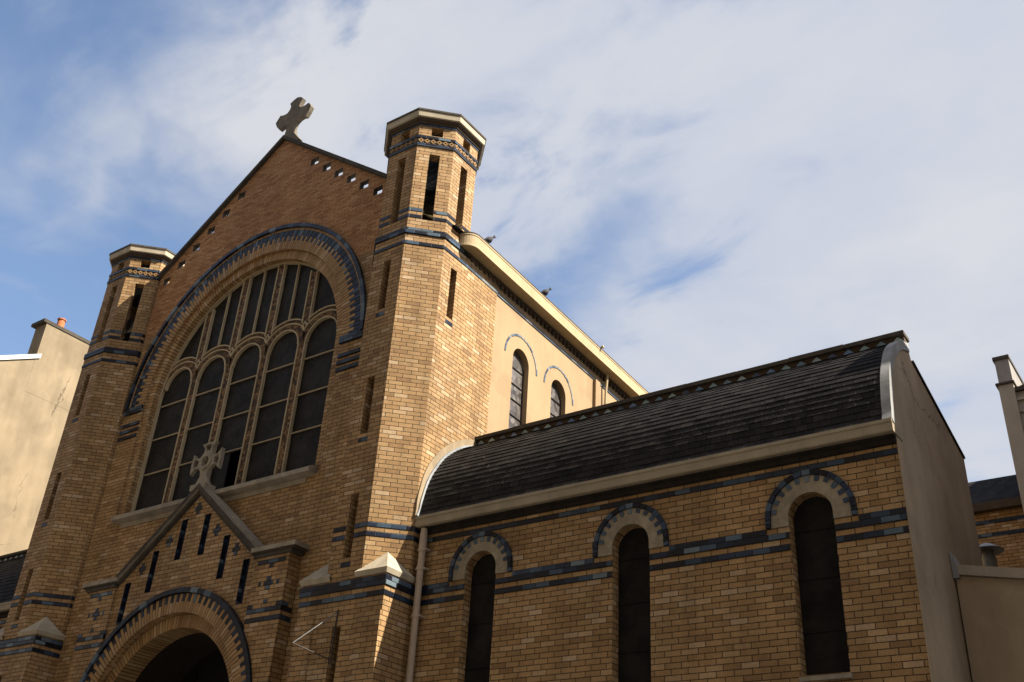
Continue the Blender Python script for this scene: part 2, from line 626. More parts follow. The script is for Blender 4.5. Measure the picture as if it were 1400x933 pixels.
X3, Z3, Y3 = Vector((1, 0, 0)), Vector((0, 0, 1)), Vector((0, 1, 0))


def yplate(mb, outer, y0, y1, holes=(), mi=0, side=None, hole_mi=None, back=True, sides=True):
    """outline in XZ, front at y0, back at y1"""
    mb.prism(outer, holes, (0, y0, 0), X3, Z3, (0, y1-y0, 0), mi, side, hole_mi, back, None, sides)


def rect(x0, x1, z0, z1):
    return [(x0, z0), (x1, z0), (x1, z1), (x0, z1)]


# ------------------------------------------------------------------ ground, street
g = MB()
g.box(-400, 400, -300, 600, -.30, -.02, skip='d')
g.build('ground', M['earth'], kind='structure')
g = MB()
g.face([(-80, 3.0, 0), (60, 3.0, 0), (60, 9.2, 0), (-80, 9.2, 0)])
g.build('road', M['asphalt'], kind='structure')
g = MB()
g.box(-80, 60, 9.2, 10.98, -.02, .13)
g.build('pavement', M['paving'], kind='structure')
g = MB()
g.box(-80, 60, -2.5, 3.0, -.02, .13)
g.build('pavement', M['paving'], kind='structure')

# ------------------------------------------------------------------ the church
XM = -15.547
YF = 11.62
TX, TY, A, AT = -11.120, 11.896, .8628, .8505
XF = TX+A                      # plane of the tower's and nave's right face
YT = TY-A                      # front of the tower base
C8 = math.tan(pi/8)

church = thing('church', 'yellow brick church with round arched window, two octagonal turrets and slate roofed side aisle',
               'church', (XM, 11.6, 0))


def mir(p):
    return Vector((2*XM-p.x, p.y, p.z))


# --- main front wall
GA, GS = 17.46, .748                   # coping apex and slope
ZS = 13.03


def gz(x):
    return GA-.10-GS*abs(x)


ZC0, RO = 11.2, 2.90                   # arch centre, radius of the cut in the wall
fwall = MB()
XP, ZP = XM+.06, 4.27
o = [(XM-3.57, 0), (XP-2.03, 0)]+[(XP+x, z) for x, z in reversed(arc(0, ZP, 2.03, 0, pi, 30))]+[(XP+2.03, 0), (XM+3.57, 0), (XM+3.57, ZS)]
a1 = math.asin((ZS-ZC0)/RO)
xa = RO*cos(a1)
o += [(XM+xa, ZS)]
o += [(XM+x, z) for x, z in reversed(arc(0, ZC0, RO, 0, a1, 14)[:-1])]
o += [(XM+RO, 8.50), (XM-RO, 8.50)]
o += [(XM+x, z) for x, z in reversed(arc(0, ZC0, RO, pi-a1, pi, 14)[1:])]
o += [(XM-xa, ZS), (XM-3.57, ZS)]
yplate(fwall, o, YF, YF+.42)
front_wall = fwall.build('front_wall', M['brick'], church)

gw = MB()
hx = [1.178, 1.609, 2.029, 2.448, 2.864, 3.290]
hz = [16.225, 15.878, 15.541, 15.215, 14.872, 14.545]
holes = []
for x, z in zip(hx, hz):
    for s in (-1, 1):
        holes.append(rect(XM+s*x-.12, XM+s*x+.12, z-.10, z+.095))
o = [(XM+3.57, ZS), (XM+3.57, gz(3.57)), (XM, gz(0)), (XM-3.57, gz(3.57)), (XM-3.57, ZS), (XM-xa, ZS)]
o += [(XM+x, z) for x, z in reversed(arc(0, ZC0, RO, a1, pi-a1, 40)[1:-1])]
o += [(XM+xa, ZS)]
yplate(gw, o, YF, YF+.11, holes, hole_mi=1)  # shade inside the holes put into colour: their sides use the dark stone
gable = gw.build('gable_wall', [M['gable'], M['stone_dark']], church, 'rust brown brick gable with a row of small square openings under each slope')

cp = MB()
for s in (-1, 1):
    q = [(XM, GA-.10), (XM, GA), (XM+s*3.60, GA-GS*3.60), (XM+s*3.60, GA-.10-GS*3.60)]
    yplate(cp, q, YF-.09, YF+.19)
gcop = cp.build('gable_coping', M['stone_dark'], gable)

# stone cross on the gable
cr = MB()
cx, cz = XM, 18.17
q = []
q = [(-.42, 17.22), (-.30, 17.36), (-.17, 17.56), (-.135, 17.72), (-.13, 17.84), (-.15, 17.93), (-.25, 17.945), (-.39, 17.90), (-.50, 18.03), (-.575, 18.18),
     (-.46, 18.37), (-.36, 18.33), (-.23, 18.325), (-.155, 18.40), (-.13, 18.48), (-.145, 18.55), (-.19, 18.615), (-.08, 18.68), (.04, 18.715),
     (.16, 18.67), (.25, 18.585), (.20, 18.49), (.165, 18.40), (.20, 18.335), (.29, 18.295), (.39, 18.30), (.49, 18.325), (.555, 18.25), (.60, 18.16), (.55, 18.04),
     (.48, 17.92), (.36, 17.96), (.26, 17.94), (.18, 17.88), (.14, 17.80), (.135, 17.70), (.18, 17.56), (.28, 17.43), (.42, 17.26)]
q = [(XM+x, z) for x, z in q]
yplate(cr, q, 11.67, 11.775)
cr.build('gable_cross', M['cross_stone'], church, 'stone cross with flared arms on the gable peak')

# --- arch rings of the big window
def vous(mb, cx, cz, r0, r1, a0, a1, y0, y1, mi=0, gap=.015):
    rm = (r0+r1)/2
    g0 = gap/2
    p = []
    for r, s in ((r0, 1), (r1, 1), (r1, -1), (r0, -1)):
        da = g0/r
        a = (a0+da) if s == 1 else (a1-da)
        p.append((cx+r*cos(a), cz+r*sin(a)))
    yplate(mb, p, y0, y1, mi=mi)


def split_angles(r, t=.075, a0=0, a1=pi):
    n = int(round((a1-a0)*r/t))
    return [a0+(a1-a0)*i/n for i in range(n+1)]


big = MB()
bigb = MB()
an = split_angles(3.05)
for i, (b0, b1) in enumerate(zip(an, an[1:])):
    e = (3.10, 3.22)[i % 2]+RND.uniform(-.008, .008)
    vous(big, XM, ZC0, RO, e, b0, b1, YF-.02, YF+.10)
    if i % 2:
        vous(bigb, XM, ZC0, e+.008, 3.36, b0, b1, YF-.022, YF+.10)
    else:
        vous(bigb, XM, ZC0, e+.008, 3.20, b0, b1, YF-.022, YF+.10)
        vous(bigb, XM, ZC0, 3.208, 3.36, b0, b1, YF-.026, YF+.10)
for r0, r1 in ((3.363, 3.413),):
    for b0, b1 in zip(split_angles(3.38, .19), split_angles(3.38, .19)[1:]):
        vous(big, XM, ZC0, r0, r1, b0, b1, YF-.022, YF+.10)
for b0, b1 in zip(split_angles(3.46, .2), split_angles(3.46, .2)[1:]):
    vous(bigb, XM, ZC0, 3.418, 3.50, b0, b1, YF-.075, YF+.05, gap=.005)
for b0, b1 in zip(split_angles(2.78), split_angles(2.78)[1:]):
    vous(big, XM, ZC0, 2.70, 2.892, b0, b1, YF+.05, YF+.30)
bk = MB()
yplate(bk, [(XM+x, z) for x, z in ring_poly(0, ZC0, 2.708, 3.42)], YF-.012+.07, YF+.32)
yplate(bk, [(XM+x, z) for x, z in ring_poly(0, ZC0, RO+.004, 3.42)], YF-.012, YF+.06)
arch_o = big.build('window_arch', M['vouss'], church)
bigb.build('blue_brick_arch', M['vblue'], arch_o)
bk.build('arch_mortar', M['mortar'], arch_o)
jb = MB()
for s in (-1, 1):
    x0, x1 = sorted((XM+s*2.70, XM+s*2.895))
    jb.cut()
    jb.box(x0, x1, YF+.05, YF+.42, 8.5, ZC0)
jb.build_each('window_jamb', M['brick'], arch_o)
bp = MB()
for s in (-1, 1):
    for z0, z1 in ((11.061, 11.211), (10.761, 10.836), (10.611, 10.686), (10.461, 10.536)):
        x0, x1 = sorted((XM+s*2.91, XM+s*3.50))
        bp.cut()
        bp.box(x0, x1, YF-(.05 if z1-z0 > .1 else .03), YF+.02, z0, z1)
bp.build_each('blue_brick_band', M['blue'], arch_o)

# --- tracery window
YG = 11.80
gl = MB()
o = [(XM-2.715, 8.74), (XM+2.715, 8.74)]+[(XM+x, z) for x, z in arc(0, ZC0, 2.72, 0, pi, 40)]
missing = rect(XM+.02, XM+.40, 8.80, 9.57)
yplate(gl, o, YG+.075, YG+.095, [missing])
gl.box(XM-3.2, XM+3.2, YG+1.2, YG+1.25, 8.2, 14.5, 1)  # black sheet stands in for the unlit nave behind the missing pane
tw = gl.build('tracery_window', [M['glass'], M['black']], church, 'large round arched window of five tall dark lights')
MC = [-1.60, -.535, .535, 1.60]
for mcx in MC:
    mm = MB()
    x = XM+mcx
    ztop = ZC0+sqrt(2.68**2-(abs(mcx)+.1)**2)
    for z0, z1 in ((8.76, 11.60), (12.05, ztop)):
        for s in (-1, 1):
            e = x+s*.095
            mm.box(e-.0135, e+.0135, YG, YG+.07, z0, z1+(.05 if s*mcx < 0 and z1 > 13 else 0), 0)
        mm.box(x-.081, x+.081, YG+.02, YG+.068, z0, z1, 1)
    d = .085
    mm.prism([(x, 11.84), (x+.085, 11.96), (x, 12.08), (x-.085, 11.96)], [[(x, 11.89), (x+.05, 11.96), (x, 12.03), (x-.05, 11.96)]], (0, YG-.006, 0), X3, Z3, (0, .07, 0), 0)
    mm.box(x-.04, x+.04, YG+.03, YG+.06, 11.90, 12.02, 2)
    mm.build('mullion', [M['tracery'], M['mosaic'], M['black']], tw)
tr = MB()
for k in range(5):
    x = XM+(k-2)*1.067

    def clip(poly):
        return poly
    amax = pi if k else pi
    # inner arch of the light
    a0, a1_ = 0, pi
    yplate(tr, [(x+a, b) for a, b in ring_poly(0, 11.575, .41, .437, 0, pi, 20)], YG-.003, YG+.07, mi=0)
    if k in (0, 4):
        s = -1 if k == 0 else 1
        th = math.acos(min(1, .50/.76))
        lo, hi = (th, pi-th)
    else:
        th = math.acos(.535/.76)
        lo, hi = th, pi-th
    # brown field between the lancet head and the ring
    field = [(x+a, b) for a, b in arc(0, 11.575, .437, 0, pi, 20)]
    top = [(x+a, b) for a, b in arc(0, 11.39, .72, lo, hi, 16)]
    hw = .50
    fld = [(x+hw, 11.575)]+[(x+hw, 11.39+.72*sin(lo))]+top[1:-1]+[(x-hw, 11.39+.72*sin(lo)), (x-hw, 11.575)]+list(reversed(field))
    yplate(tr, fld, YG+.022, YG+.068, mi=1)
    yplate(tr, [(x+a, b) for a, b in ring_poly(0, 11.39, .735, .76, lo, hi, 16)], YG-.002, YG+.07, mi=0)
    yplate(tr, [(x+a, b) for a, b in ring_poly(0, 11.39, .838, .862, radians(58), radians(122), 12)], YG-.001, YG+.07, mi=0)
    yplate(tr, [(x+a, b) for a, b in ring_poly(0, 11.39, .762, .837, radians(58), radians(122), 12)], YG+.024, YG+.066, mi=1)
    for z in (9.59, 10.39, 11.18):
        tr.box(x-.455, x+.455, YG+.03, YG+.06, z-.008, z+.008, 0)
    if k in (1, 2, 3):
        tr.box(x-.012, x+.012, YG+.012, YG+.066, 12.25, ZC0+sqrt(2.68**2-(abs(k-2)*1.067+.02)**2), 0)
for s in (-1, 1):
    e = XM+s*2.675
    tr.box(e-.016, e+.016, YG, YG+.07, 8.76, ZC0, 0)
yplate(tr, [(XM+x, z) for x, z in ring_poly(0, ZC0, 2.668, 2.70)], YG-.004, YG+.07, mi=0)
tr.build('tracery', [M['tracery'], M['mosaic']], tw)
sm = MB()
pr = [(YF-.16, 8.50), (YF-.16, 8.57), (YF-.10, 8.62), (YG+.06, 8.76), (YG+.06, 8.46), (YF+.02, 8.46), (YF-.06, 8.48)]
sm.sweep(None, [[(XM-2.78, y, z) for y, z in pr], [(XM+2.78, y, z) for y, z in pr]])
sm.box(XM-2.60, XM+2.60, YF-.02, YF+.01, 8.36, 8.457)
sm.build('window_sill', M['stone'], tw)


# --- octagonal towers
def octv(cx, cy, a, z):
    r = a/cos(pi/8)
    return [Vector((cx+r*cos(pi/8+k*pi/4), cy+r*sin(pi/8+k*pi/4), z)) for k in range(8)]


def oct_shell(mb, cx, cy, prof, mi=0, capb=True, capt=True):
    """prof: (apothem, z)"""
    rings = [octv(cx, cy, a, z) for a, z in prof]
    for r0, r1 in zip(rings, rings[1:]):
        for k in range(8):
            j = (k+1) % 8
            mb.face([r0[k], r0[j], r1[j], r1[k]], mi)
    if capb:
        mb.face(list(reversed(rings[0])), mi)
    if capt:
        mb.face(rings[-1], mi)


def oct_panels(mb, cx, cy, a, t, z0, z1, holes_by_face, mi=0, hole_mi=None):
    """eight mitred wall panels; face k has its normal at angle k*45 deg"""
    for k in range(8):
        ang = k*pi/4
        n = Vector((cos(ang), sin(ang), 0))
        u = Vector((-sin(ang), cos(ang), 0))
        hw, hwi = a*C8, (a-t)*C8
        hs = holes_by_face.get(k, [])
        mb.prism(rect(-hw, hw, z0, z1), [rect(*h) for h in hs], Vector((cx, cy, 0))+n*a, u, Z3, -n*t, mi,
                 hole_mi=hole_mi, inner=rect(-hwi, hwi, z0, z1), sides=False)


def tower(cx, mirror):
    f90 = 4 if mirror else 0           # face that looks away from the gable
    sl = lambda z0, z1, c=0.0: (c-.085, c+.085, z0, z1)
    front = [sl(11.05, 12.09), sl(8.66, 9.72), sl(6.56, 7.60)]
    outer = [(-.02-.085, -.02+.085, 11.05, 12.09)]
    tw_ = MB()
    oct_panels(tw_, cx, TY, A, .30, 6.20, 12.561, {6: front, f90: outer}, 0)
    t = tw_.build('turret', M['brick'], church, 'right octagonal brick turret beside the side aisle' if not mirror else 'left octagonal brick turret')
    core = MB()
    oct_shell(core, cx, TY, [(A-.32, 6.1), (A-.32, 12.60)])  # black core stands in for the unlit space behind the slits
    core.build('turret_dark_core', M['black'], t)
    b = MB()
    # twin string courses
    b.cut()
    oct_shell(b, cx, TY, [(A+.004, 12.336), (A+.012, 12.34), (A+.012, 12.405), (A+.004, 12.411)])
    b.cut()
    oct_shell(b, cx, TY, [(A+.006, 12.561), (A+.026, 12.575), (A+.026, 12.690), (AT, 12.715)])
    for z in (6.861, 7.011):
        b.cut()
        for k in (5, 6, 7, 0, 4, 3):
            ang = k*pi/4
            n = Vector((cos(ang), sin(ang), 0))
            u = Vector((-sin(ang), cos(ang), 0))
            spans = [(-A*C8, A*C8)] if k != 6 else [(-A*C8, -.09), (.09, A*C8)]
            for s0, s1 in spans:
                b.cut()
                b.prism(rect(s0+.003, s1-.003, z, z+.075), [], Vector((cx, TY, 0))+n*(A+.007), u, Z3, -n*.03)
    for z in (13.086, 12.936):
        b.cut()
        for k in range(8):
            ang = k*pi/4
            n = Vector((cos(ang), sin(ang), 0))
            u = Vector((-sin(ang), cos(ang), 0))
            hw = AT*C8
            for s0, s1 in ((-hw+.002, -.105), (.105, hw-.002)):
                b.cut()
                b.prism(rect(s0, s1, z, z+.072), [], Vector((cx, TY, 0))+n*(AT+.006), u, Z3, -n*.03)
    # blue block under each slit
    for z in (10.911, 8.511, 6.411):
        b.cut()
        b.prism(rect(-.10, .10, z, z+.075), [], (cx, TY-A-.006, 0), X3, Z3, (0, .03, 0))
    s = -1 if mirror else 1
    b.cut()
    b.prism(rect(-.12, .08, 10.911, 10.986), [], (cx+s*(A+.006), TY, 0), Y3, Z3, (-s*.03, 0, 0))
    # band round the frieze
    b.cut()
    oct_shell(b, cx, TY, [(AT, 14.631), (AT+.02, 14.636), (AT+.02, 14.70), (AT, 14.703)])
    b.cut()
    oct_shell(b, cx, TY, [(AT, 14.828), (AT+.02, 14.831), (AT+.02, 14.892), (AT, 14.898)])
    b.cut()
    oct_shell(b, cx, TY, [(AT, 15.140), (AT+.012, 15.143), (AT+.012, 15.185), (AT, 15.187)])
    b.build_each('blue_brick_band', M['blue'], t)
    # belfry stage
    bf = MB()
    op = {k: [(-.10, .10, 12.92, 14.465), (-.11, .11, 14.92, 15.13)] for k in range(8)}
    oct_panels(bf, cx, TY, AT, .20, 12.70, 15.20, op, 0)
    bf.build('belfry', M['brick'], t)
    fz = MB()
    for k in range(8):
        ang = k*pi/4
        n = Vector((cos(ang), sin(ang), 0))
        u = Vector((-sin(ang), cos(ang), 0))
        O_ = Vector((cx, TY, 0))+n*(AT+.016)
        hw = AT*C8
        N = 6
        for i in range(N):
            c_ = -hw+(i+.5)*2*hw/N
            z = 14.766
            e = hw/N*.92
            fz.prism([(c_, z-.058), (c_+e, z), (c_, z+.058), (c_-e, z)], [[(c_, z-.022), (c_-e*.4, z), (c_, z+.022), (c_+e*.4, z)]], O_, u, Z3, -n*.03)
    oct_shell(fz, cx, TY, [(AT+.002, 14.705), (AT+.004, 14.706), (AT+.004, 14.826), (AT+.002, 14.827)], 1)
    fz.build('turret_frieze', [M['yellow_tile'], M['brown_mould']], t)
    c = MB()
    oct_shell(c, cx, TY, [(AT-.19, 15.188), (AT+.03, 15.19), (AT+.035, 15.225), (AT+.065, 15.235), (AT+.075, 15.262), (AT+.09, 15.278)], 1, capt=False)
    oct_shell(c, cx, TY, [(AT+.09, 15.278), (AT+.118, 15.29), (AT+.132, 15.405)], 0, False, False)
    oct_shell(c, cx, TY, [(AT+.132, 15.405), (AT+.147, 15.41), (AT+.147, 15.452), (AT+.10, 15.475), (.12, 15.63)], 2, False, True)
    c.build('turret_cap', [M['capstone'], M['brown_mould'], M['stone_dark']], t)
    # square base
    base = MB()
    x0, x1 = cx-A, cx+A
    slit = rect(cx-.085, cx+.085, 4.2, 5.50)
    base.prism(rect(x0, x1, 0, 6.21), [slit], (0, YT, 0), X3, Z3, (0, .4, 0), 0)
    base.box(x0, x1, YT+.4, TY+.6, 0, 6.21, 0, skip='')
    for u0, u1 in ((x0, cx-.49), (cx+.41, x1)):
        base.box(u0+.001, u1-.001, YT-.028, YT+.01, 0, 5.661, 0)
    base.build('tower_base', M['brick'], t)
    bd = MB()
    for z0, z1, e in ((6.036, 6.186, .022), (5.886, 5.961, .012)):
        bd.cut()
        bd.box(x0-e, x1+e, YT-e, TY+.3, z0, z1, 0)
    bd.build_each('blue_brick_band', M['blue'], t)
    for sx in (-1, 1):
        br = MB()
        cxx = cx+sx*A
        ov = .05
        # pyramid stop over the square corner, dying against the diagonal face
        k = A*C8
        p0 = Vector((cx+sx*(k-.10), YT-ov, 6.29))
        p1 = Vector((cxx+sx*ov, YT-ov, 6.29))
        p2 = Vector((cxx+sx*ov, TY-k+.10, 6.29))
        low = Vector((0, 0, -.075))
        inn = Vector((-sx*.05, .05, 0))
        dm = Vector((cx+sx*(A*cos(pi/4)*1.0), TY-A*cos(pi/4), 6.64))
        ap = dm+Vector((-sx*.0, .0, 0))
        bkp = Vector((cx+sx*.2, TY-.2, 6.29))
        br.face([p0, p1, ap])
        br.face([p1, p2, ap])
        br.face([p0, ap, bkp])
        br.face([ap, p2, bkp])
        q0, q1, q2 = p0+low+Vector((0, .03, 0)), p1+low+Vector((-sx*.03, .03, 0)), p2+low+Vector((-sx*.03, 0, 0))
        br.face([p0, q0, q1, p1])
        br.face([p1, q1, q2, p2])
        br.face([q0, bkp+low, q2, q1])
        br.build('broach', M['capstone'], t)
    # bell
    bl = MB()
    bl.lathe((cx, TY, 13.45), [(.02, .46), (.10, .45), (.15, .38), (.17, .22), (.22, .08), (.29, .0), (.27, -.01)], 18)
    bl.build('bell', M['bronze'], t, smooth=True)
    bm_ = MB()
    bm_.box(cx-.60, cx+.60, TY-.07, TY+.07, 13.92, 14.06)
    bm_.cut()
    bm_.box(cx-.05, cx+.05, TY-.60, TY+.60, 12.93, 13.05)
    bm_.build_each('bell_beam', M['iron'], t)
    return t


tower(TX, False)
tower(2*XM-TX, True)

# --- porch
XP = XM+.06
YP = 11.40
pw = MB()
RI, ZP = 2.02, 4.27
slits = []
for c_, z0, z1 in ((.32, 7.31, 8.09), (-.32, 7.31, 8.09), (.98, 6.79, 7.58), (-.98, 6.79, 7.58), (1.62, 6.27, 7.05), (-1.62, 6.27, 7.05)):
    slits.append(rect(XP+c_-.085, XP+c_+.085, z0, z1))
pz = lambda x: 8.60-.797*abs(x)
o = [(XP-2.72, 0), (XP-RI, 0), (XP-RI, ZP)]+[(XP+x, z) for x, z in reversed(arc(0, ZP, RI, 0, pi, 40)[1:-1])]+[(XP+RI, ZP), (XP+RI, 0), (XP+2.72, 0), (XP+2.72, 7.03), (XP+1.97, 7.03), (XP, 8.60), (XP-1.97, 7.03), (XP-2.72, 7.03)]
# outer cut is a little wider than the voussoirs' inner edge
yplate(pw, o, YP, YP+.215, slits, hole_mi=1)
for s in (-1, 1):
    x0, x1 = sorted((XP+s*1.93, XP+s*2.722))
    x0b, x1b = x0, x1
    pw.box(x0, x1, YP-.05, YP-.001 if False else YP+.02, 4.9, 7.029)
    x0, x1 = sorted((XP+s*2.05, XP+s*2.722))
    pw.box(x0+.001, x1-.001, YP-.05, YP+.02, 0, 4.899)
porch = pw.build('porch', [M['brick'], M['blue']], church, 'gabled brick porch with narrow blue slits over its round arch')
pb = MB()
for q in slits:
    pb.cut()
    pb.box(q[0][0]-.01, q[1][0]+.01, YP+.09, YP+.2, q[0][1]-.01, q[2][1]+.01)
pb.build_each('slit_back', M['navy'], porch)
cxs = MB()
for x, z in ((.0, 8.20), (.66, 7.72), (-.66, 7.72), (1.29, 7.20), (-1.29, 7.20)):
    row = COURSE0+.075*round((z-COURSE0)/.075)
    cxs.cut()
    cxs.box(XP+x-.10, XP+x+.10, YP-.008, YP+.02, row, row+.07)
    cxs.box(XP+x-.045, XP+x+.045, YP-.008, YP+.02, row+.078, row+.145)
    cxs.box(XP+x-.045, XP+x+.045, YP-.008, YP+.02, row-.075, row-.008)
for s in (-1, 1):
    xc = XP+s*2.33
    row = COURSE0+.075*8
    yq = YP-.058
    cxs.cut()
    cxs.box(xc-.11, xc+.11, yq, YP, row, row+.07)
    for dz in (.078, -.075):
        cxs.box(xc-.05, xc+.05, yq, YP, row+dz, row+dz+.067)
    for dx_ in (-.24, .19):
        cxs.box(xc+dx_, xc+dx_+.06, yq, YP, row, row+.07)
    for dz in (.30, -.31):
        cxs.box(xc-.045, xc+.045, yq, YP, row+dz, row+dz+.07)
    x0, x1 = sorted((XP+s*1.93, XP+s*2.722))
    e = .008
    for z0, z1 in ((6.036, 6.111), (5.886, 5.961)):
        cxs.cut()
        cxs.box(x0-e, x1+e, yq, YP+.19, z0, z1)
    cxs.box(x0-e, x0+.12, yq-.002, YP+.1, 6.113, 6.183)
    cxs.box(x1-.12, x1+e, yq-.002, YP+.1, 6.113, 6.183)
    cxs.cut()
    cxs.box(x0+.06, x1-.06, yq, YP, 6.861, 6.93)
cxs.build_each('blue_brick_inlay', M['blue'], porch)
pa = MB()
pab = MB()
an = split_angles(2.15)
for i, (b0, b1) in enumerate(zip(an, an[1:])):
    if i % 2:
        vous(pa, XP, ZP, RI-.002, 2.345, b0, b1, YP-.055, YP+.05)
    else:
        vous(pa, XP, ZP, RI-.002, 2.205, b0, b1, YP-.055, YP+.05)
        vous(pab, XP, ZP, 2.213, 2.345, b0, b1, YP-.057, YP+.05)
for b0, b1 in zip(split_angles(2.42, .2), split_angles(2.42, .2)[1:]):
    vous(pab, XP, ZP, 2.362, 2.452, b0, b1, YP-.10, YP+.03, gap=.005)
an = split_angles(1.9)
for b0, b1 in zip(an, an[1:]):
    vous(pa, XP, ZP, 1.79, 2.012, b0, b1, YP+.10, YP+.5)
par = pa.build('portal_arch', M['vouss'], porch)
pab.build('blue_brick_arch', M['vblue'], porch)
pm = MB()
yplate(pm, [(XP+x, z) for x, z in ring_poly(0, ZP, RI+.002, 2.36)], YP-.048, YP+.04)
yplate(pm, [(XP+x, z) for x, z in ring_poly(0, ZP, 1.797, 2.03)], YP+.108, YP+.52)
pm.build('arch_mortar', M['mortar'], porch)
pj = MB()
for s in (-1, 1):
    x0, x1 = sorted((XP+s*1.79, XP+s*2.015))
    pj.cut()
    pj.box(x0, x1, YP+.10, YP+1.5, 0, ZP)
pj.build_each('portal_jamb', M['brick'], porch)
pt = MB()
yplate(pt, [(XP+x, z) for x, z in ring_poly(0, ZP, 1.83, 2.0)], YP+.53, YP+1.5)
pt.build('portal_vault', M['mortar'], porch)
pd = MB()
yplate(pd, [(XP-1.95, .1), (XP+1.95, .1)]+[(XP+x, z) for x, z in arc(0, ZP, 1.95, 0, pi, 30)], YP+1.42, YP+1.5)
for x in (-.92, 0, .92):
    pd.box(XP+x-.04, XP+x+.04, YP+1.38, YP+1.421, .2, ZP+1.4)
pd.build('door', M['door'], porch)
pc = MB()
for s in (-1, 1):
    q = [(XP, 8.60), (XP, 8.71), (XP+s*1.93, 7.17), (XP+s*1.86, 7.112)]
    yplate(pc, q, YP-.12, YF-.01, mi=1, side=0)
    q = [(XP, 8.52), (XP, 8.598), (XP+s*1.86, 7.11), (XP+s*1.86, 7.04)]
    yplate(pc, q, YP-.07, YP+.02, mi=1)
    q = [(XP, 8.712), (XP, 8.75), (XP+s*1.93, 7.21), (XP+s*1.93, 7.172)]
    yplate(pc, q, YP-.06, YF-.06)
    x0, x1 = sorted((XP+s*1.84, XP+s*2.90))
    pc.box(x0, x1, YP-.13, YF+.0-.01, 7.085, 7.16)
    pc.box(x0+.02, x1-.02, YP-.11, YF-.015, 7.055, 7.084, 1)
    x0, x1 = sorted((XP+s*1.90, XP+s*2.80))
    pc.box(x0, x1, YP-.09, YF-.02, 6.985, 7.054, 1)
pc.build('porch_coping', [M['stone'], M['stone_dark']], porch)
fc = MB()
cz = 9.20
q = []
arm = [(.085, -.30), (.11, -.19), (.19, -.11), (.30, -.10), (.40, -.21), (.42, 0), (.40, .21), (.30, .10), (.19, .11), (.11, .19), (.10, .28), (.20, .385), (.0, .40)]
q = [(XM+x, cz+z) for x, z in [(.20, -.50), (.16, -.42)]+arm]+[(XM-x, cz+z) for x, z in reversed([(.20, -.50), (.16, -.42)]+arm[:-1])]
hl = [arc(XM, cz, .10, 0, 2*pi, 16)[:-1]]
for a_ in (0, pi/2, pi):
    c_, s_ = cos(a_), sin(a_)
    hl.append([(XM+x*c_-y*s_, cz+x*s_+y*c_) for x, y in [(.22, -.05), (.34, -.10), (.36, .0), (.34, .10), (.22, .05)]])
yplate(fc, q, YP-.03, YP+.05, hl)
fc.prism(ring_poly(XM, cz, .105, .165, 0, 2*pi-.001, 24), [], (0, YP-.055, 0), X3, Z3, (0, .05, 0))
for a_ in range(4):
    t_ = a_*pi/2+pi/4
    fc.box(XM+.075*cos(t_)-.02, XM+.075*cos(t_)+.02, YP-.01, YP+.07, cz+.075*sin(t_)-.02, cz+.075*sin(t_)+.02)
fc.box(XM-.21, XM+.21, YP-.10, YP+.16, 8.60, 8.715)
fc.build('finial_cross', M['stone'], porch, 'pierced stone cross on the porch peak')


# --- side aisles (right one is the one in view)
YW = 11.733
PROF = [(11.56, 7.245), (11.60, 7.36), (11.632, 7.544), (11.735, 7.892), (11.878, 8.158), (12.078, 8.435), (12.324, 8.652), (12.586, 8.822), (12.86, 8.930), (12.95, 8.955)]


def resample(prof, step):
    pts = [prof[0]]
    out = [prof[0]]
    acc = 0
    need = step
    for a, b in zip(prof, prof[1:]):
        d = sqrt((b[0]-a[0])**2+(b[1]-a[1])**2)
        pos = 0
        while acc+(d-pos) >= need:
            pos += need-acc
            acc = 0
            f = pos/d
            out.append((a[0]+(b[0]-a[0])*f, a[1]+(b[1]-a[1])*f))
        acc += d-pos
    if sqrt((out[-1][0]-prof[-1][0])**2+(out[-1][1]-prof[-1][1])**2) > .03:
        out.append(prof[-1])
    return out


def smooth_prof(prof, n=5):
    out = []
    P = [prof[0]]+prof+[prof[-1]]
    for i in range(1, len(P)-2):
        p0, p1, p2, p3 = P[i-1], P[i], P[i+1], P[i+2]
        for k in range(n):
            t = k/n
            out.append(tuple(.5*((2*p1[j])+(-p0[j]+p2[j])*t+(2*p0[j]-5*p1[j]+4*p2[j]-p3[j])*t*t+(-p0[j]+3*p1[j]-3*p2[j]+p3[j])*t**3) for j in (0, 1)))
    out.append(prof[-1])
    return out


SPROF = smooth_prof(PROF)


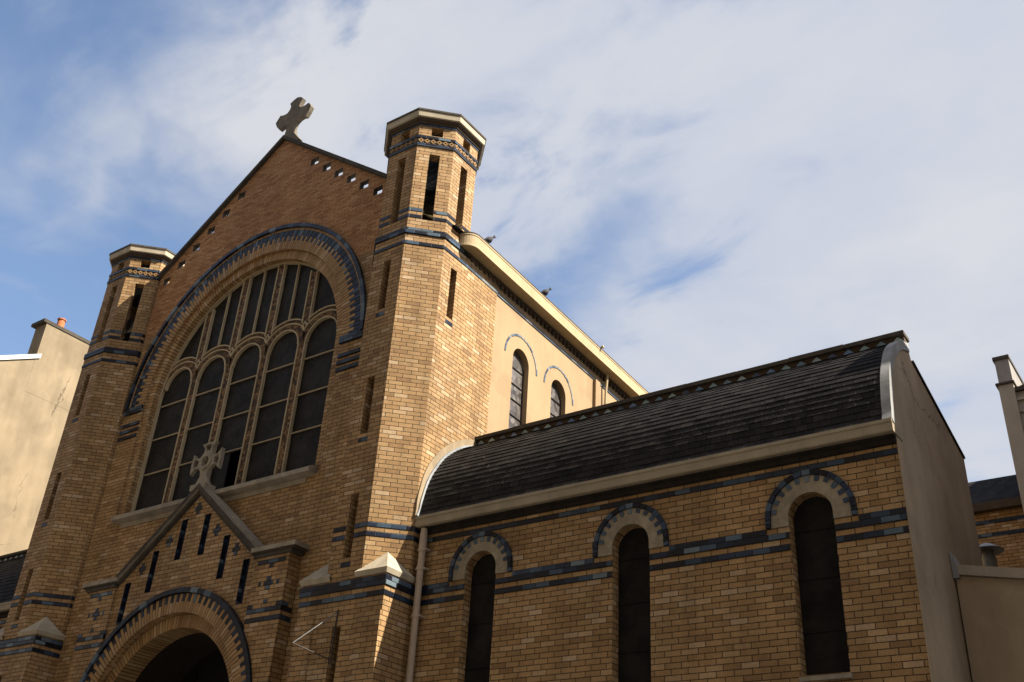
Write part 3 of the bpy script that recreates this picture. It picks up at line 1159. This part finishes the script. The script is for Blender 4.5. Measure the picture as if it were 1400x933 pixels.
def aisle(mirror):
    xf = mir if mirror else None
    NB = lambda: MB(xf)
    x0, x1 = XF+.002, -2.935
    wins = [-9.046, -6.548, -4.062]
    zc, r = 6.29, .28
    holes = []
    for xw in wins:
        holes.append([(xw-r, 4.40), (xw+r, 4.40)]+arc(xw, zc, r, 0, pi, 20))
    b = NB()
    yplate(b, rect(x0, x1, 0, 7.09), YW, YW+.42, holes)
    wl = b.build('aisle_wall', M['brick'], church)
    bd = NB()
    cuts = [x0]
    for xw in wins:
        cuts += [xw-r-.004, xw+r+.004]
    cuts.append(x1-.004)
    cuts2 = [x0]
    for xw in wins:
        cuts2 += [xw-.575, xw+.575]
    cuts2.append(x1-.004)
    for i in range(0, 8, 2):
        bd.cut()
        bd.box(cuts[i], cuts[i+1], YW-.012, YW+.02, 5.886, 5.961)
        bd.cut()
        bd.box(cuts[i], cuts[i+1], YW-.020, YW+.02, 6.036, 6.108)
        bd.cut()
        bd.box(cuts2[i], cuts2[i+1], YW-.016, YW+.02, 6.111, 6.186)
    bd.cut()
    bd.box(x0, x1-.004, YW-.010, YW+.02, 6.861, 6.936)
    bd.build_each('blue_brick_band', M['blue'], wl)
    for xw in wins:
        p = NB()
        yplate(p, [(xw-r-.05, 4.35), (xw+r+.05, 4.35)]+arc(xw, zc, r+.05, 0, pi, 20), YW+.16, YW+.20)
        for z in (4.92, 5.55, 6.15):
            p.box(xw-r, xw+r, YW+.145, YW+.162, z-.010, z+.010)
        wn = p.build('aisle_window', [M['mesh_panel']], church)
        sr = NB()
        ro = .50
        oo = [(xw+ro, 6.186)]+arc(xw, zc, ro, 0, pi, 30)+[(xw-ro, 6.186)]+[(xw-r-.001, 6.186)]+list(reversed(arc(xw, zc, r+.001, 0, pi, 30)))+[(xw+r+.001, 6.186)]
        yplate(sr, oo, YW-.022, YW+.10)
        sr.build('window_surround', M['hood_stone'], wn)
        va = NB()
        tb = NB()
        ang = split_angles(.48, .066)
        for i, (b0, b1) in enumerate(zip(ang, ang[1:])):
            if i % 2:
                tb.cut()
                vous(tb, xw, zc, .425+RND.uniform(-.010, .010), .493, b0, b1, YW-.034, YW+.02, gap=.004)
        ang = split_angles(.54, .11)
        for b0, b1 in zip(ang, ang[1:]):
            vous(va, xw, zc, .505, .570, b0, b1, YW-.048, YW+.02, gap=.008)
        for s in (-1, 1):
            for zz0, zz1 in ((6.19, 6.235), (6.242, zc-.004)):
                a_, c_ = sorted((xw+s*.505, xw+s*.570))
                va.box(a_, c_, YW-.044, YW+.02, zz0, zz1)
        va.build('blue_brick_arch', M['vblue'], wn)
        tb.build_each('arch_tooth', M['tooth'], wn)
        sl_ = NB()
        pr = [(YW-.04, 4.33), (YW-.04, 4.38), (YW+.16, 4.42), (YW+.16, 4.33)]
        sl_.sweep(None, [[(xw-r-.02, y, z) for y, z in pr], [(xw+r+.02, y, z) for y, z in pr]])
        sl_.build('window_sill', M['stone'], wn)
    # corbel and gutter
    c = NB()
    pr = [(YW-.004, 6.985), (YW-.05, 6.995), (YW-.05, 7.05), (YW-.10, 7.06), (YW-.10, 7.09), (YW+.3, 7.09), (YW+.3, 7.01)]
    c.sweep(None, [[(x0+.01, y, z) for y, z in pr], [(x1-.003, y, z) for y, z in pr]])
    c.build('aisle_corbel', M['sooty'], wl)
    g = NB()
    pr = [(11.56, 7.085), (11.55, 7.10), (11.55, 7.195), (11.535, 7.205), (11.535, 7.245), (11.56, 7.247), (11.575, 7.20), (YW+.2, 7.20), (YW+.2, 7.093), (YW, 7.088)]
    g.sweep(None, [[(x0-.0, y, z) for y, z in pr], [(x1+.025, y, z) for y, z in pr]])
    g.build('gutter', M['fascia'], wl)
    # slate roof, one lapped strip per course
    rf = NB()
    rows = resample(SPROF, SLATE)
    xa_, xb_ = x0+.012, x1-.03
    for i, (p, q) in enumerate(zip(rows, rows[1:])):
        d = Vector((0, q[0]-p[0], q[1]-p[1]))
        nrm = Vector((0, -d.z, d.y)).normalized()
        lift = .010
        N = 37
        for k in range(N):
            xa1 = xa_+(xb_-xa_)*k/N
            xb1 = xa_+(xb_-xa_)*(k+1)/N
            j = RND.uniform(-.003, .003)
            A0 = Vector((xa1, p[0], p[1]))+nrm*(lift+j)
            A1 = Vector((xb1, p[0], p[1]))+nrm*(lift+j)
            B1 = Vector((xb1, q[0], q[1]))
            B0 = Vector((xa1, q[0], q[1]))
            v0 = i*SLATE
            rf.face([A0, A1, B1, B0], 0, [(xa1, v0), (xb1, v0), (xb1, v0+SLATE*.98), (xa1, v0+SLATE*.98)])
            C0, C1 = A0-nrm*(lift+.004), A1-nrm*(lift+.004)
            rf.face([C0, C1, A1, A0], 0, [(xa1, v0), (xb1, v0), (xb1, v0+.004), (xa1, v0+.004)])
    bk_ = [(12.95, 8.955), (13.05, 8.93), (15.4, 8.18)]
    for p, q in zip(bk_, bk_[1:]):
        rf.face([(xa_, *p), (xb_, *p), (xb_, *q), (xa_, *q)])
    slate = rf.build('slate_roof', M['slate'], church, 'curved dark slate roof of the side aisle')
    # lead flashing where the roof meets the tower, and its rendered upstand
    fl = NB()
    off = lambda d: [(p[0]-n_[0]*d, p[1]+n_[1]*d) for p, n_ in zip(SPROF, NRM)]
    NRM = []
    for i in range(len(SPROF)):
        a = SPROF[max(i-1, 0)]
        b_ = SPROF[min(i+1, len(SPROF)-1)]
        l = sqrt((b_[0]-a[0])**2+(b_[1]-a[1])**2)
        NRM.append(((b_[1]-a[1])/l, (b_[0]-a[0])/l))
    taper = [min(1, .35+1.6*i/len(SPROF)) for i in range(len(SPROF))]

    def strip(mb, d0, d1, xa2, xb2, mi=0, tp=False, sub=None):
        P0 = [(p[0]-n_[0]*d0, p[1]+n_[1]*d0) for p, n_ in zip(SPROF, NRM)]
        P1 = [(p[0]-n_[0]*d1*(t if tp else 1), p[1]+n_[1]*d1*(t if tp else 1)) for p, n_, t in zip(SPROF, NRM, taper)]
        rings = []
        for a, b_ in zip(P0, P1):
            rings.append([(xa2, *a), (xb2, *a), (xb2, *b_), (xa2, *b_)])
        mb.sweep(None, rings[:sub] if sub else rings, mi)
    strip(fl, -.03, .045, x0, x0+.05, 0, False, len(SPROF)-6)
    fl.build('lead_flashing', M['lead'], slate)
    fu = NB()
    strip(fu, .046, .155, x0, x0+.022, 0, True, len(SPROF)-3)
    fu.build('rendered_upstand', M['lead_cream'], slate)
    # ridge wall with blue tiles
    rw = NB()
    yr = 12.90
    rw.box(x0-.0, x1, yr, yr+.16, 8.88, 9.085, 0)
    L_ = x1-x0
    n = 9
    for i in range(n):
        xa1, xb1 = x0+L_*i/n+.003, x0+L_*(i+1)/n-.003
        dz_ = RND.uniform(-.006, .006)
        rw.box(xa1, xb1+(.02 if i == n-1 else 0), yr-.055, yr+.22, 9.086, 9.15+dz_, 1)
    ridge = rw.build('ridge_wall', [M['brown_mould'], M['stone_dark'], M['blue']], church)
    nt = 32
    for i in range(nt):
        xc = x0+.12+(L_-.2)*i/(nt-1)
        d = NB()
        d.prism([(xc, 8.945), (xc+.07, 9.012), (xc, 9.078), (xc-.07, 9.012)], [], (0, yr-.012, 0), X3, Z3, (0, .02, 0))
        d.build('diamond_tile', DT[i % 5], ridge)
    # end wall
    e = NB()
    end = [(11.60, 0), (11.60, 7.16)]+[(p[0]+.07*n_[0]+.02, p[1]-.07*n_[1]) for p, n_ in zip(SPROF[4:], NRM[4:])]+[(13.06, 8.74), (15.41, 8.21), (15.45, 0)]
    end[0] = (YW-.016, 0)
    end[1] = (YW-.016, 7.30)
    end = [q for i, q in enumerate(end) if not (1 < i < 9 and q[0] < YW+.0)]
    e.prism(end, [], (x1, 0, 0), Y3, Z3, (-.30, 0, 0)) if False else e.prism(end, [], (x1+.014, 0, 0), Y3, Z3, (-.010, 0, 0))
    e.prism([(p[0]+.42 if p[0] < 11.8 else p[0], p[1]-.0) for p in end], [], (x1+.003, 0, 0), Y3, Z3, (-.30, 0, 0))
    ew = e.build('end_wall', M['render'], church, 'brown rendered end wall of the side aisle')
    k = NB()
    strip(k, -.11, .016, x1-.085, x1+.030, 0, False)
    k.build('end_coping', M['coping'], ew)
    k = NB()
    q0, q1 = (13.10, 8.755), (15.42, 8.225)
    k.face([(x1-.3, *q0), (x1+.03, *q0), (x1+.03, *q1), (x1-.3, *q1)])
    k.sweep(None, [[(x1-.3, q0[0], q0[1]), (x1+.035, q0[0], q0[1]), (x1+.035, q0[0], q0[1]+.03), (x1-.3, q0[0], q0[1]+.03)], [(x1-.3, q1[0], q1[1]), (x1+.035, q1[0], q1[1]), (x1+.035, q1[0], q1[1]+.03), (x1-.3, q1[0], q1[1]+.03)]])
    k.build('end_flashing', M['stone_dark'], ew)
    # rear wall of the aisle
    rw2 = NB()
    rw2.box(x0, x1-.32, 15.3, 15.5, 0, 8.15)
    rw2.build('aisle_rear_wall', M['render'], church)


DT = [island_mat('blue_tile_%s' % nm, [(0, c), (1, c)], rough=.3, spec=.6, lo=.85) for nm, c in
      (('steel', (.11, .19, .26)), ('pale', (.25, .34, .36)), ('navy', (.03, .05, .12)), ('mid', (.09, .18, .34)), ('sea', (.18, .29, .32)))]
aisle(False)
aisle(True)

# drainpipe
dp = MB()
px_, py_ = -10.115, 11.62
dp.tube([(px_, py_, 7.05), (px_, py_, 0.15)], .052, 14)
dp.tube([(px_, py_, 6.98), (px_, py_, 6.70)], [.060, .060], 14)
for z in (6.72, 6.42, 5.7, 4.3, 2.8):
    dp.tube([(px_, py_, z+.03), (px_, py_, z-.03)], .064, 14)
    dp.box(px_-.09, px_+.09, py_-.012, py_+.10, z-.012, z+.012)
dp.build('drainpipe', M['pipe'], church, smooth=True)

# --- nave side wall
def skew(p):
    # the nave side is not quite square to the street front
    return Vector((p.x-.040*max(0, p.y-12.26), p.y, p.z))


for mirror in (False, True):
    xf = (lambda p: mir(skew(p))) if mirror else skew
    rb = MB(xf)
    rb.prism(rect(TY+A*C8-.0005, 13.24, 0, 12.70), [], (XF, 0, 0), Y3, Z3, (-.3, 0, 0))
    rwall = rb.build('nave_brick_return', M['brick'], church)
    nw = MB(xf)
    XN = XF-.032
    hl = []
    for yc in (14.25, 15.69):
        hl.append([(yc-.29, 9.75), (yc+.29, 9.75)]+arc(yc, 11.33, .29, 0, pi, 20))
    nw.prism(rect(13.24, 19.0, 6.0, 12.70), hl, (XN, 0, 0), Y3, Z3, (-.35, 0, 0))
    nw.prism(rect(19.0, 31.0, 0.0, 12.70), [], (XN, 0, 0), Y3, Z3, (-.35, 0, 0))
    nw.box(XN-.01, XN+.075, 17.12, 17.32, 6.0, 12.335)
    nw.box(XN-.01, XN+.075, 22.0, 22.2, 6.0, 12.335)
    nwall = nw.build('nave_wall', M['cream'], church, 'cream rendered upper wall of the nave')
    for yc in (14.25, 15.69):
        sg = MB(xf)
        sg.prism([(yc-.31, 9.68), (yc+.31, 9.68)]+arc(yc, 11.33, .31, 0, pi, 20), [], (XN-.13, 0, 0), Y3, Z3, (-.02, 0, 0))
        for z in (9.9, 10.22, 10.55, 10.88, 11.22):
            sg.tube([(XN-.12, yc-.3, z), (XN-.12, yc+.3, z)], .012, 6, 1)
        sg.tube([(XN-.12, yc-.285, 9.7), (XN-.12, yc-.285, 11.33)], .014, 6, 1)
        sg.tube([(XN-.12, yc+.285, 9.7), (XN-.12, yc+.285, 11.33)], .014, 6, 1)
        wd = sg.build('nave_window', [M['stained'], M['iron']], church)
        ab = MB(xf)
        an = split_angles(.575, .12)
        for b0, b1 in zip(an, an[1:]):
            p = [(yc+r_*cos(a_), 11.32+r_*sin(a_)) for r_, a_ in ((.552, b0+.008), (.595, b0+.008), (.595, b1-.008), (.552, b1-.008))]
            ab.prism(p, [], (XN+.012, 0, 0), Y3, Z3, (-.03, 0, 0))
        ab.build('blue_brick_arch', M['tile_blue'], wd)
    sb = MB(xf)
    sb.box(XF-.01, XF+.010, TY+A*C8+.01, 13.245, 12.336, 12.406)
    sb.cut()
    sb.box(XN-.01, XN+.018, 13.247, 31, 12.345, 12.400)
    sb.build_each('blue_brick_band', M['band_grey'], nwall)
    # dark dentil course and gutter cornice
    dn = MB(xf)
    dn.box(XF-.04, XF+.035, TY+.32, 31, 12.595, 12.66)
    k = 0
    y = 12.3
    while y < 24:
        dn.box(XF-.03, XF+.028, y, y+.07, 12.53, 12.594)
        y += .15
    dn.build('dentil_course', M['brown_mould'], nwall)
    co = MB(xf)
    secs = [(0, 12.655), (1, 12.655), (1.0, 12.685), (.985, 12.70), (.985, 12.885), (1.02, 12.895), (1.02, 12.925), (.6, 12.93), (0, 12.93)]
    ov = .262
    path = []
    R0 = .26
    cyc = TY+.05+R0
    for i in range(9):
        th = -pi/2+pi/2*i/8
        path.append((cos(th), sin(th), cyc))
    rings = []
    for c_, s_, yc in path:
        rings.append([(XF+ov*q*c_ if q > .05 else XF-.02, yc+ov*q*s_, z) for q, z in secs])
    rings.append([(XF+ov*q if q > .05 else XF-.02, 31, z) for q, z in secs])
    co.sweep(None, rings)
    cor = co.build('gutter_cornice', M['cream_paint'], church)
    ce = MB(xf)
    rings = []
    for c_, s_, yc in path:
        rings.append([(XF+ov*q*c_ if q > .05 else XF-.02, yc+ov*q*s_, z) for q, z in [(.5, 12.931), (1.04, 12.931), (1.04, 12.95), (.5, 12.95)]])
    rings.append([(XF+ov*q, 31, z) for q, z in [(.5, 12.931), (1.04, 12.931), (1.04, 12.95), (.5, 12.95)]])
    ce.sweep(None, rings)
    ce.build('cornice_edge', M['stone_dark'], cor)
    ovp = MB(xf)
    ovp.tube([(XF+ov-.02, 16.95, 12.96), (XF+ov+.06, 16.93, 12.99), (XF+ov+.07, 16.92, 12.93)], .022, 8)
    ovp.cut()
    ovp.tube([(XF+.10, 17.55, 12.66), (XF+.06, 17.55, 12.25), (XF+.05, 17.55, 11.9)], .03, 8)
    ovp.build_each('overflow_pipe', M['cream_paint'], nwall)
nr = MB()
for s in (-1, 1):
    xe_ = XM+s*(XF-XM+.10)
    nr.face([(xe_, YF+.10, 12.94), (xe_-s*.04*18.7, 31, 12.94), (XM, 31, 16.25), (XM, YF+.10, 16.25)])
nr.face([(XM-5.2, 31, 0), (XM+5.2, 31, 0), (XM+5.2, 31, 12.94), (XM, 31, 16.25), (XM-5.2, 31, 12.94)])
nr.build('nave_roof', M['zinc_roof'], church)

# ------------------------------------------------------------------ left neighbour with chimney
XL = -28.2
lb = thing('apartment_building', 'pale apartment block at far left with bare party wall and tall chimney stack', 'building', (XL-5, 16, 0))
b = MB()
prof = [(11.6, 0), (11.6, 15.03), (13.86, 16.26), (16.4, 16.30), (24, 14.4), (24, 0)]
b.prism(prof, [], (XL, 0, 0), Y3, Z3, (-11, 0, 0))
b.build('party_wall', M['party'], lb)
c = MB()
c.prism([(13.78, 15.0), (13.78, 17.36), (16.6, 17.36), (16.6, 15.0)], [], (XL+.004, 0, 0), Y3, Z3, (-.58, 0, 0))
ch = c.build('chimney', M['party'], lb)
c = MB()
c.box(XL-.68, XL+.03, 13.66, 16.7, 17.362, 17.47)
c.build('chimney_cap', M['stone_dark'], ch)
for y in (14.35,):
    c = MB()
    c.lathe((XL-.28, y, 17.47), [(.13, 0), (.12, .12), (.11, .34), (.135, .36), (.135, .40), (.10, .40), (.095, .2)], 16)
    c.build('chimney_pot', M['terracotta'], ch, smooth=True)
c = MB()
d = Vector((0, 2.26, 1.23))
p0, p1 = Vector((0, 11.5, 14.98)), Vector((0, 13.90, 16.285))
c.sweep(None, [[(XL-.15, p.y, p.z-.12), (XL+.05, p.y, p.z-.12), (XL+.05, p.y, p.z+.03), (XL-.15, p.y, p.z+.03)] for p in (p0, p1)])
c.build('roof_flashing', M['tin'], lb)

# ------------------------------------------------------------------ right side: yard wall, vent, buildings
yw = MB()
yw.prism([(-2.90, 0), (-.56, 0), (-.56, 5.41), (-2.90, 5.88)], [], (0, 13.50, 0), X3, Z3, (0, .30, 0))
yard = yw.build('yard_wall', M['render'], None, 'plain rendered yard wall with sloping coping against the end wall', cat='wall')
cpm = MB()
cpm.prism([(-2.895, 5.885), (-.56, 5.415), (-.56, 5.54), (-2.895, 6.01)], [], (0, 13.44, 0), X3, Z3, (0, .42, 0))
cpm.build('coping', M['grey_render'], yard)
cpm = MB()
cpm.prism([(-2.914, 5.83), (-2.84, 5.83), (-2.86, 6.02), (-2.914, 6.19)], [], (0, 13.42, 0), X3, Z3, (0, .40, 0))
cpm.build('flashing', M['lead'], yard)

sh = MB()
sh.box(-4.6, -.6, 15.6, 20.8, 0, 6.45)
sh.build('outbuilding', M['render'], None, 'low flat roofed outbuilding behind the yard wall carrying the vent', cat='building')
vt = thing('roof_vent', 'grey mushroom roof vent with conical hood behind the yard wall', 'vent', (-3.12, 17, 6.45))
v = MB()
v.lathe((-3.12, 17, 7.05), [(.11, -.60), (.11, .16), (.09, .16), (.09, .30)], 16)
v.build('vent_pipe', M['zincbar'], vt, smooth=True)
v = MB()
v.lathe((-3.12, 17, 7.05), [(.235, .255), (.25, .27), (.07, .375), (.02, .39)], 24)
v.build('vent_hood', M['zincbar'], vt, smooth=True)

bb = thing('brick_annex', 'dark brick annex with blue bands and hipped slate roof, behind the yard', 'building', (-5.5, 27, 0))
b = MB()
b.box(-8.2, -3.30, 24.05, 30, 0, 10.60)
bw = b.build('wall', M['brick'], bb)
b = MB()
for z in (10.29, 9.99):
    b.box(-8.22, -3.29, 24.035, 24.1, z, z+.09)
b.build('blue_brick_band', M['blue'], bw)
b = MB()
b.box(-8.4, -3.2, 23.85, 30.2, 10.56, 10.74)
b.build('gutter', M['brown_mould'], bb)
b = MB()
lo_ = [(-8.35, 23.9), (-3.25, 23.9), (-3.25, 30.1), (-8.35, 30.1)]
hi_ = [(-7.4, 24.85), (-3.3, 24.85), (-3.3, 29.1), (-7.4, 29.1)]
for i in range(4):
    j = (i+1) % 4
    b.face([(*lo_[i], 10.742), (*lo_[j], 10.742), (*hi_[j], 11.67), (*hi_[i], 11.67)])
b.face([(*q, 11.67) for q in hi_])
b.build('roof', M['slate'], bb)

rb = thing('tenement_building', 'grey rendered building at the right edge with slim chimney on its corner', 'building', (3, 25, 0))
b = MB()
YR = 21.0
b.box(-3.08, -2.79, YR, YR+8, 0, 12.08)
b.box(-2.79, 9.0, YR+.10, YR+8, 0, 11.9)
b.build('wall', M['grey_render'], rb)
b = MB()
b.box(-3.12, -2.76, YR-.04, YR+8, 12.082, 12.125)
b.box(-2.79+.001, 9.0, YR+.02, YR+8, 11.902, 11.99, 0)
b.box(-2.79+.001, 9.0, YR+.05, YR+.12, 11.70, 11.76, 1)
b.box(-2.79+.001, 9.0, YR+.06, YR+.12, 11.44, 11.46, 1)
b.build('cornice', [M['stone_dark'], M['grey_render']], rb)
b = MB()
b.box(-3.055, -2.785, YR+.01, YR+2.2, 12.126, 12.66)
ch = b.build('chimney', [M['chim_grey']], rb)
b = MB()
b.box(-3.0, 8.9, YR+2.9, YR+7.9, 12.126, 13.25)  # unseen roof block, added to keep the annex roof in shade
b.build('shade_attic', M['zinc_roof'], rb)
b = MB()
b.box(-3.085, -2.765, YR-.02, YR+2.22, 12.661, 12.74)
b.build('chimney_cap', M['stone_dark'], ch)

an_ = thing('television_antenna', 'thin metal roof antenna beside the right hand chimney', 'antenna', (-2.62, YR+1.0, 12.0))
v = MB()
v.tube([(-2.62, YR+1, 11.95), (-2.62, YR+1, 12.62)], .014, 8)
v.build('mast', M['iron'], an_)
v = MB()
v.tube([(-2.78, YR+1, 12.48), (-2.25, YR+1, 12.48)], .010, 6)
for i in range(6):
    x = -2.74+i*.09
    v.tube([(x, YR+.88, 12.48), (x, YR+1.12, 12.48)], .006, 6)
    v.tube([(x, YR+1, 12.40), (x, YR+1, 12.56)], .006, 6)
v.build('aerial', M['iron'], an_)

nb = thing('corner_shade_building', 'unseen cream rendered neighbouring building right of the yard, sized to shade the end wall', 'building', (6.5, 16, 0))  # out of view; placed and sized so it shades the aisle end wall
b = MB()
wh = []
for fl_ in range(3):
    for i in range(4):
        wh.append(rect(2.0+i*2.6, 3.1+i*2.6, 1.2+fl_*3.3, 3.0+fl_*3.3))
b.prism(rect(-0.55, 12.5, 0, 11.22), wh, (0, 12.6, 0), X3, Z3, (0, .4, 0))
b.prism([(12.6+.4, 0), (20.9, 0), (20.9, 11.22), (13.0, 11.22)], [], (-0.55, 0, 0), Y3, Z3, (.3, 0, 0))
b.prism([(12.6+.4, 0), (20.9, 0), (20.9, 11.22), (13.0, 11.22)], [], (12.5, 0, 0), Y3, Z3, (-.3, 0, 0))
b.build('wall', M['grey_render'], nb)
b = MB()
b.box(-0.55-.03, 12.6, 12.55, 20.95, 11.222, 11.34)
b.build('roof', M['zinc_roof'], nb)
for q in wh:
    b = MB()
    b.box(q[0][0], q[1][0], 12.78, 12.80, q[0][1], q[2][1])
    b.build('window', M['glass'], nb)

# the rest of the street: the opposite side and the row further right (they shade the roadway)
def street_house(x0, x1, yf, yb, h, mat, label):
    t = thing('street_house', label, 'building', ((x0+x1)/2, (yf+yb)/2, 0))
    wh = []
    n = int((x1-x0)/2.4)
    for fl_ in range(int(h/3.2)):
        for i in range(n):
            xc = x0+(i+.5)*(x1-x0)/n
            wh.append(rect(xc-.55, xc+.55, 1.0+fl_*3.2, 2.9+fl_*3.2))
    d = .3 if yb > yf else -.3
    b = MB()
    b.prism(rect(x0, x1, 0, h), wh, (0, yf, 0), X3, Z3, (0, d, 0))
    b.box(x0, x1, min(yf+d, yb), max(yf+d, yb), 0, h)
    b.build('wall', mat, t)
    b = MB()
    b.box(x0, x1, min(yf-d, yb), max(yf-d, yb), h+.002, h+.4)
    b.build('cornice', M['zinc_roof'], t)


street_house(-58, -34, -2.5, -14, 22.5, M['grey_render'], 'tall grey rendered house across the street, furthest left of its row')
street_house(-34, -12, -2.5, -14, 21.5, M['render'], 'brown rendered house across the street, in the middle of its row')
street_house(-12, 10, -2.5, -14, 23.0, M['grey_render'], 'tall grey rendered house across the street facing the side aisle')
street_house(10, 40, -2.5, -14, 22.0, M['render'], 'brown rendered house across the street, furthest right of its row')
street_house(12.8, 34, 12.6, 24, 19.0, M['render'], 'tall brown rendered house beyond the cream corner building')
street_house(34, 60, 12.6, 24, 19.5, M['grey_render'], 'grey rendered house at the far right end of the church side row')

# ------------------------------------------------------------------ small things
br = MB()
e1, e2, tip = Vector((-11.13, 11.03, 5.73)), Vector((-11.18, 11.03, 5.03)), Vector((-11.36, 10.44, 5.15))
br.tube([e1, tip], .008, 8, 0)
br.tube([e2, tip], .008, 8, 1)
br.tube([e1+Vector((0, -.01, .03)), e2+Vector((.04, -.01, -.05))], .010, 8, 1)
br.build('wall_bracket', [M['zincbar'], M['iron']], None, 'thin triangular metal bracket sticking out from the right tower base', cat='bracket')


def pigeon(loc, rz, label):
    pts = [(-.155, 0, .075), (-.115, 0, .085), (-.075, 0, .105), (-.03, 0, .125), (.02, 0, .14), (.06, 0, .16), (.078, 0, .195), (.085, 0, .225), (.10, 0, .243), (.118, 0, .240), (.130, 0, .234), (.148, 0, .226)]
    ry = [.022, .030, .050, .070, .075, .058, .036, .032, .034, .022, .008, .002]
    rz_ = [.006, .018, .042, .066, .072, .058, .036, .032, .034, .022, .008, .002]
    m = MB()
    n = 12
    rings = []
    R = Matrix.Rotation(rz, 4, 'Z')
    L_ = Vector(loc)
    for p, a, b_ in zip(pts, ry, rz_):
        rings.append([L_+R @ Vector((p[0], p[1]+a*cos(2*pi*i/n), p[2]+b_*sin(2*pi*i/n))) for i in range(n)])
    m.sweep(None, rings)
    for s in (-1, 1):
        m.tube([L_+R @ Vector((.0, s*.025, .10)), L_+R @ Vector((.01, s*.025, .0))], .008, 6)
        m.tube([L_+R @ Vector((-.02, s*.025, .006)), L_+R @ Vector((.05, s*.025, .006))], .006, 6)
    m.build('pigeon', M['pigeon'], None, label, smooth=True, cat='pigeon', group='pigeons on the nave cornice')


pigeon((XF+.205, 12.55, 12.95), radians(55), 'dark pigeon at the near end of the cornice, next to the turret')
pigeon((XF+.12, 14.62, 12.95), radians(40), 'dark pigeon halfway along the cornice above the first arched window')
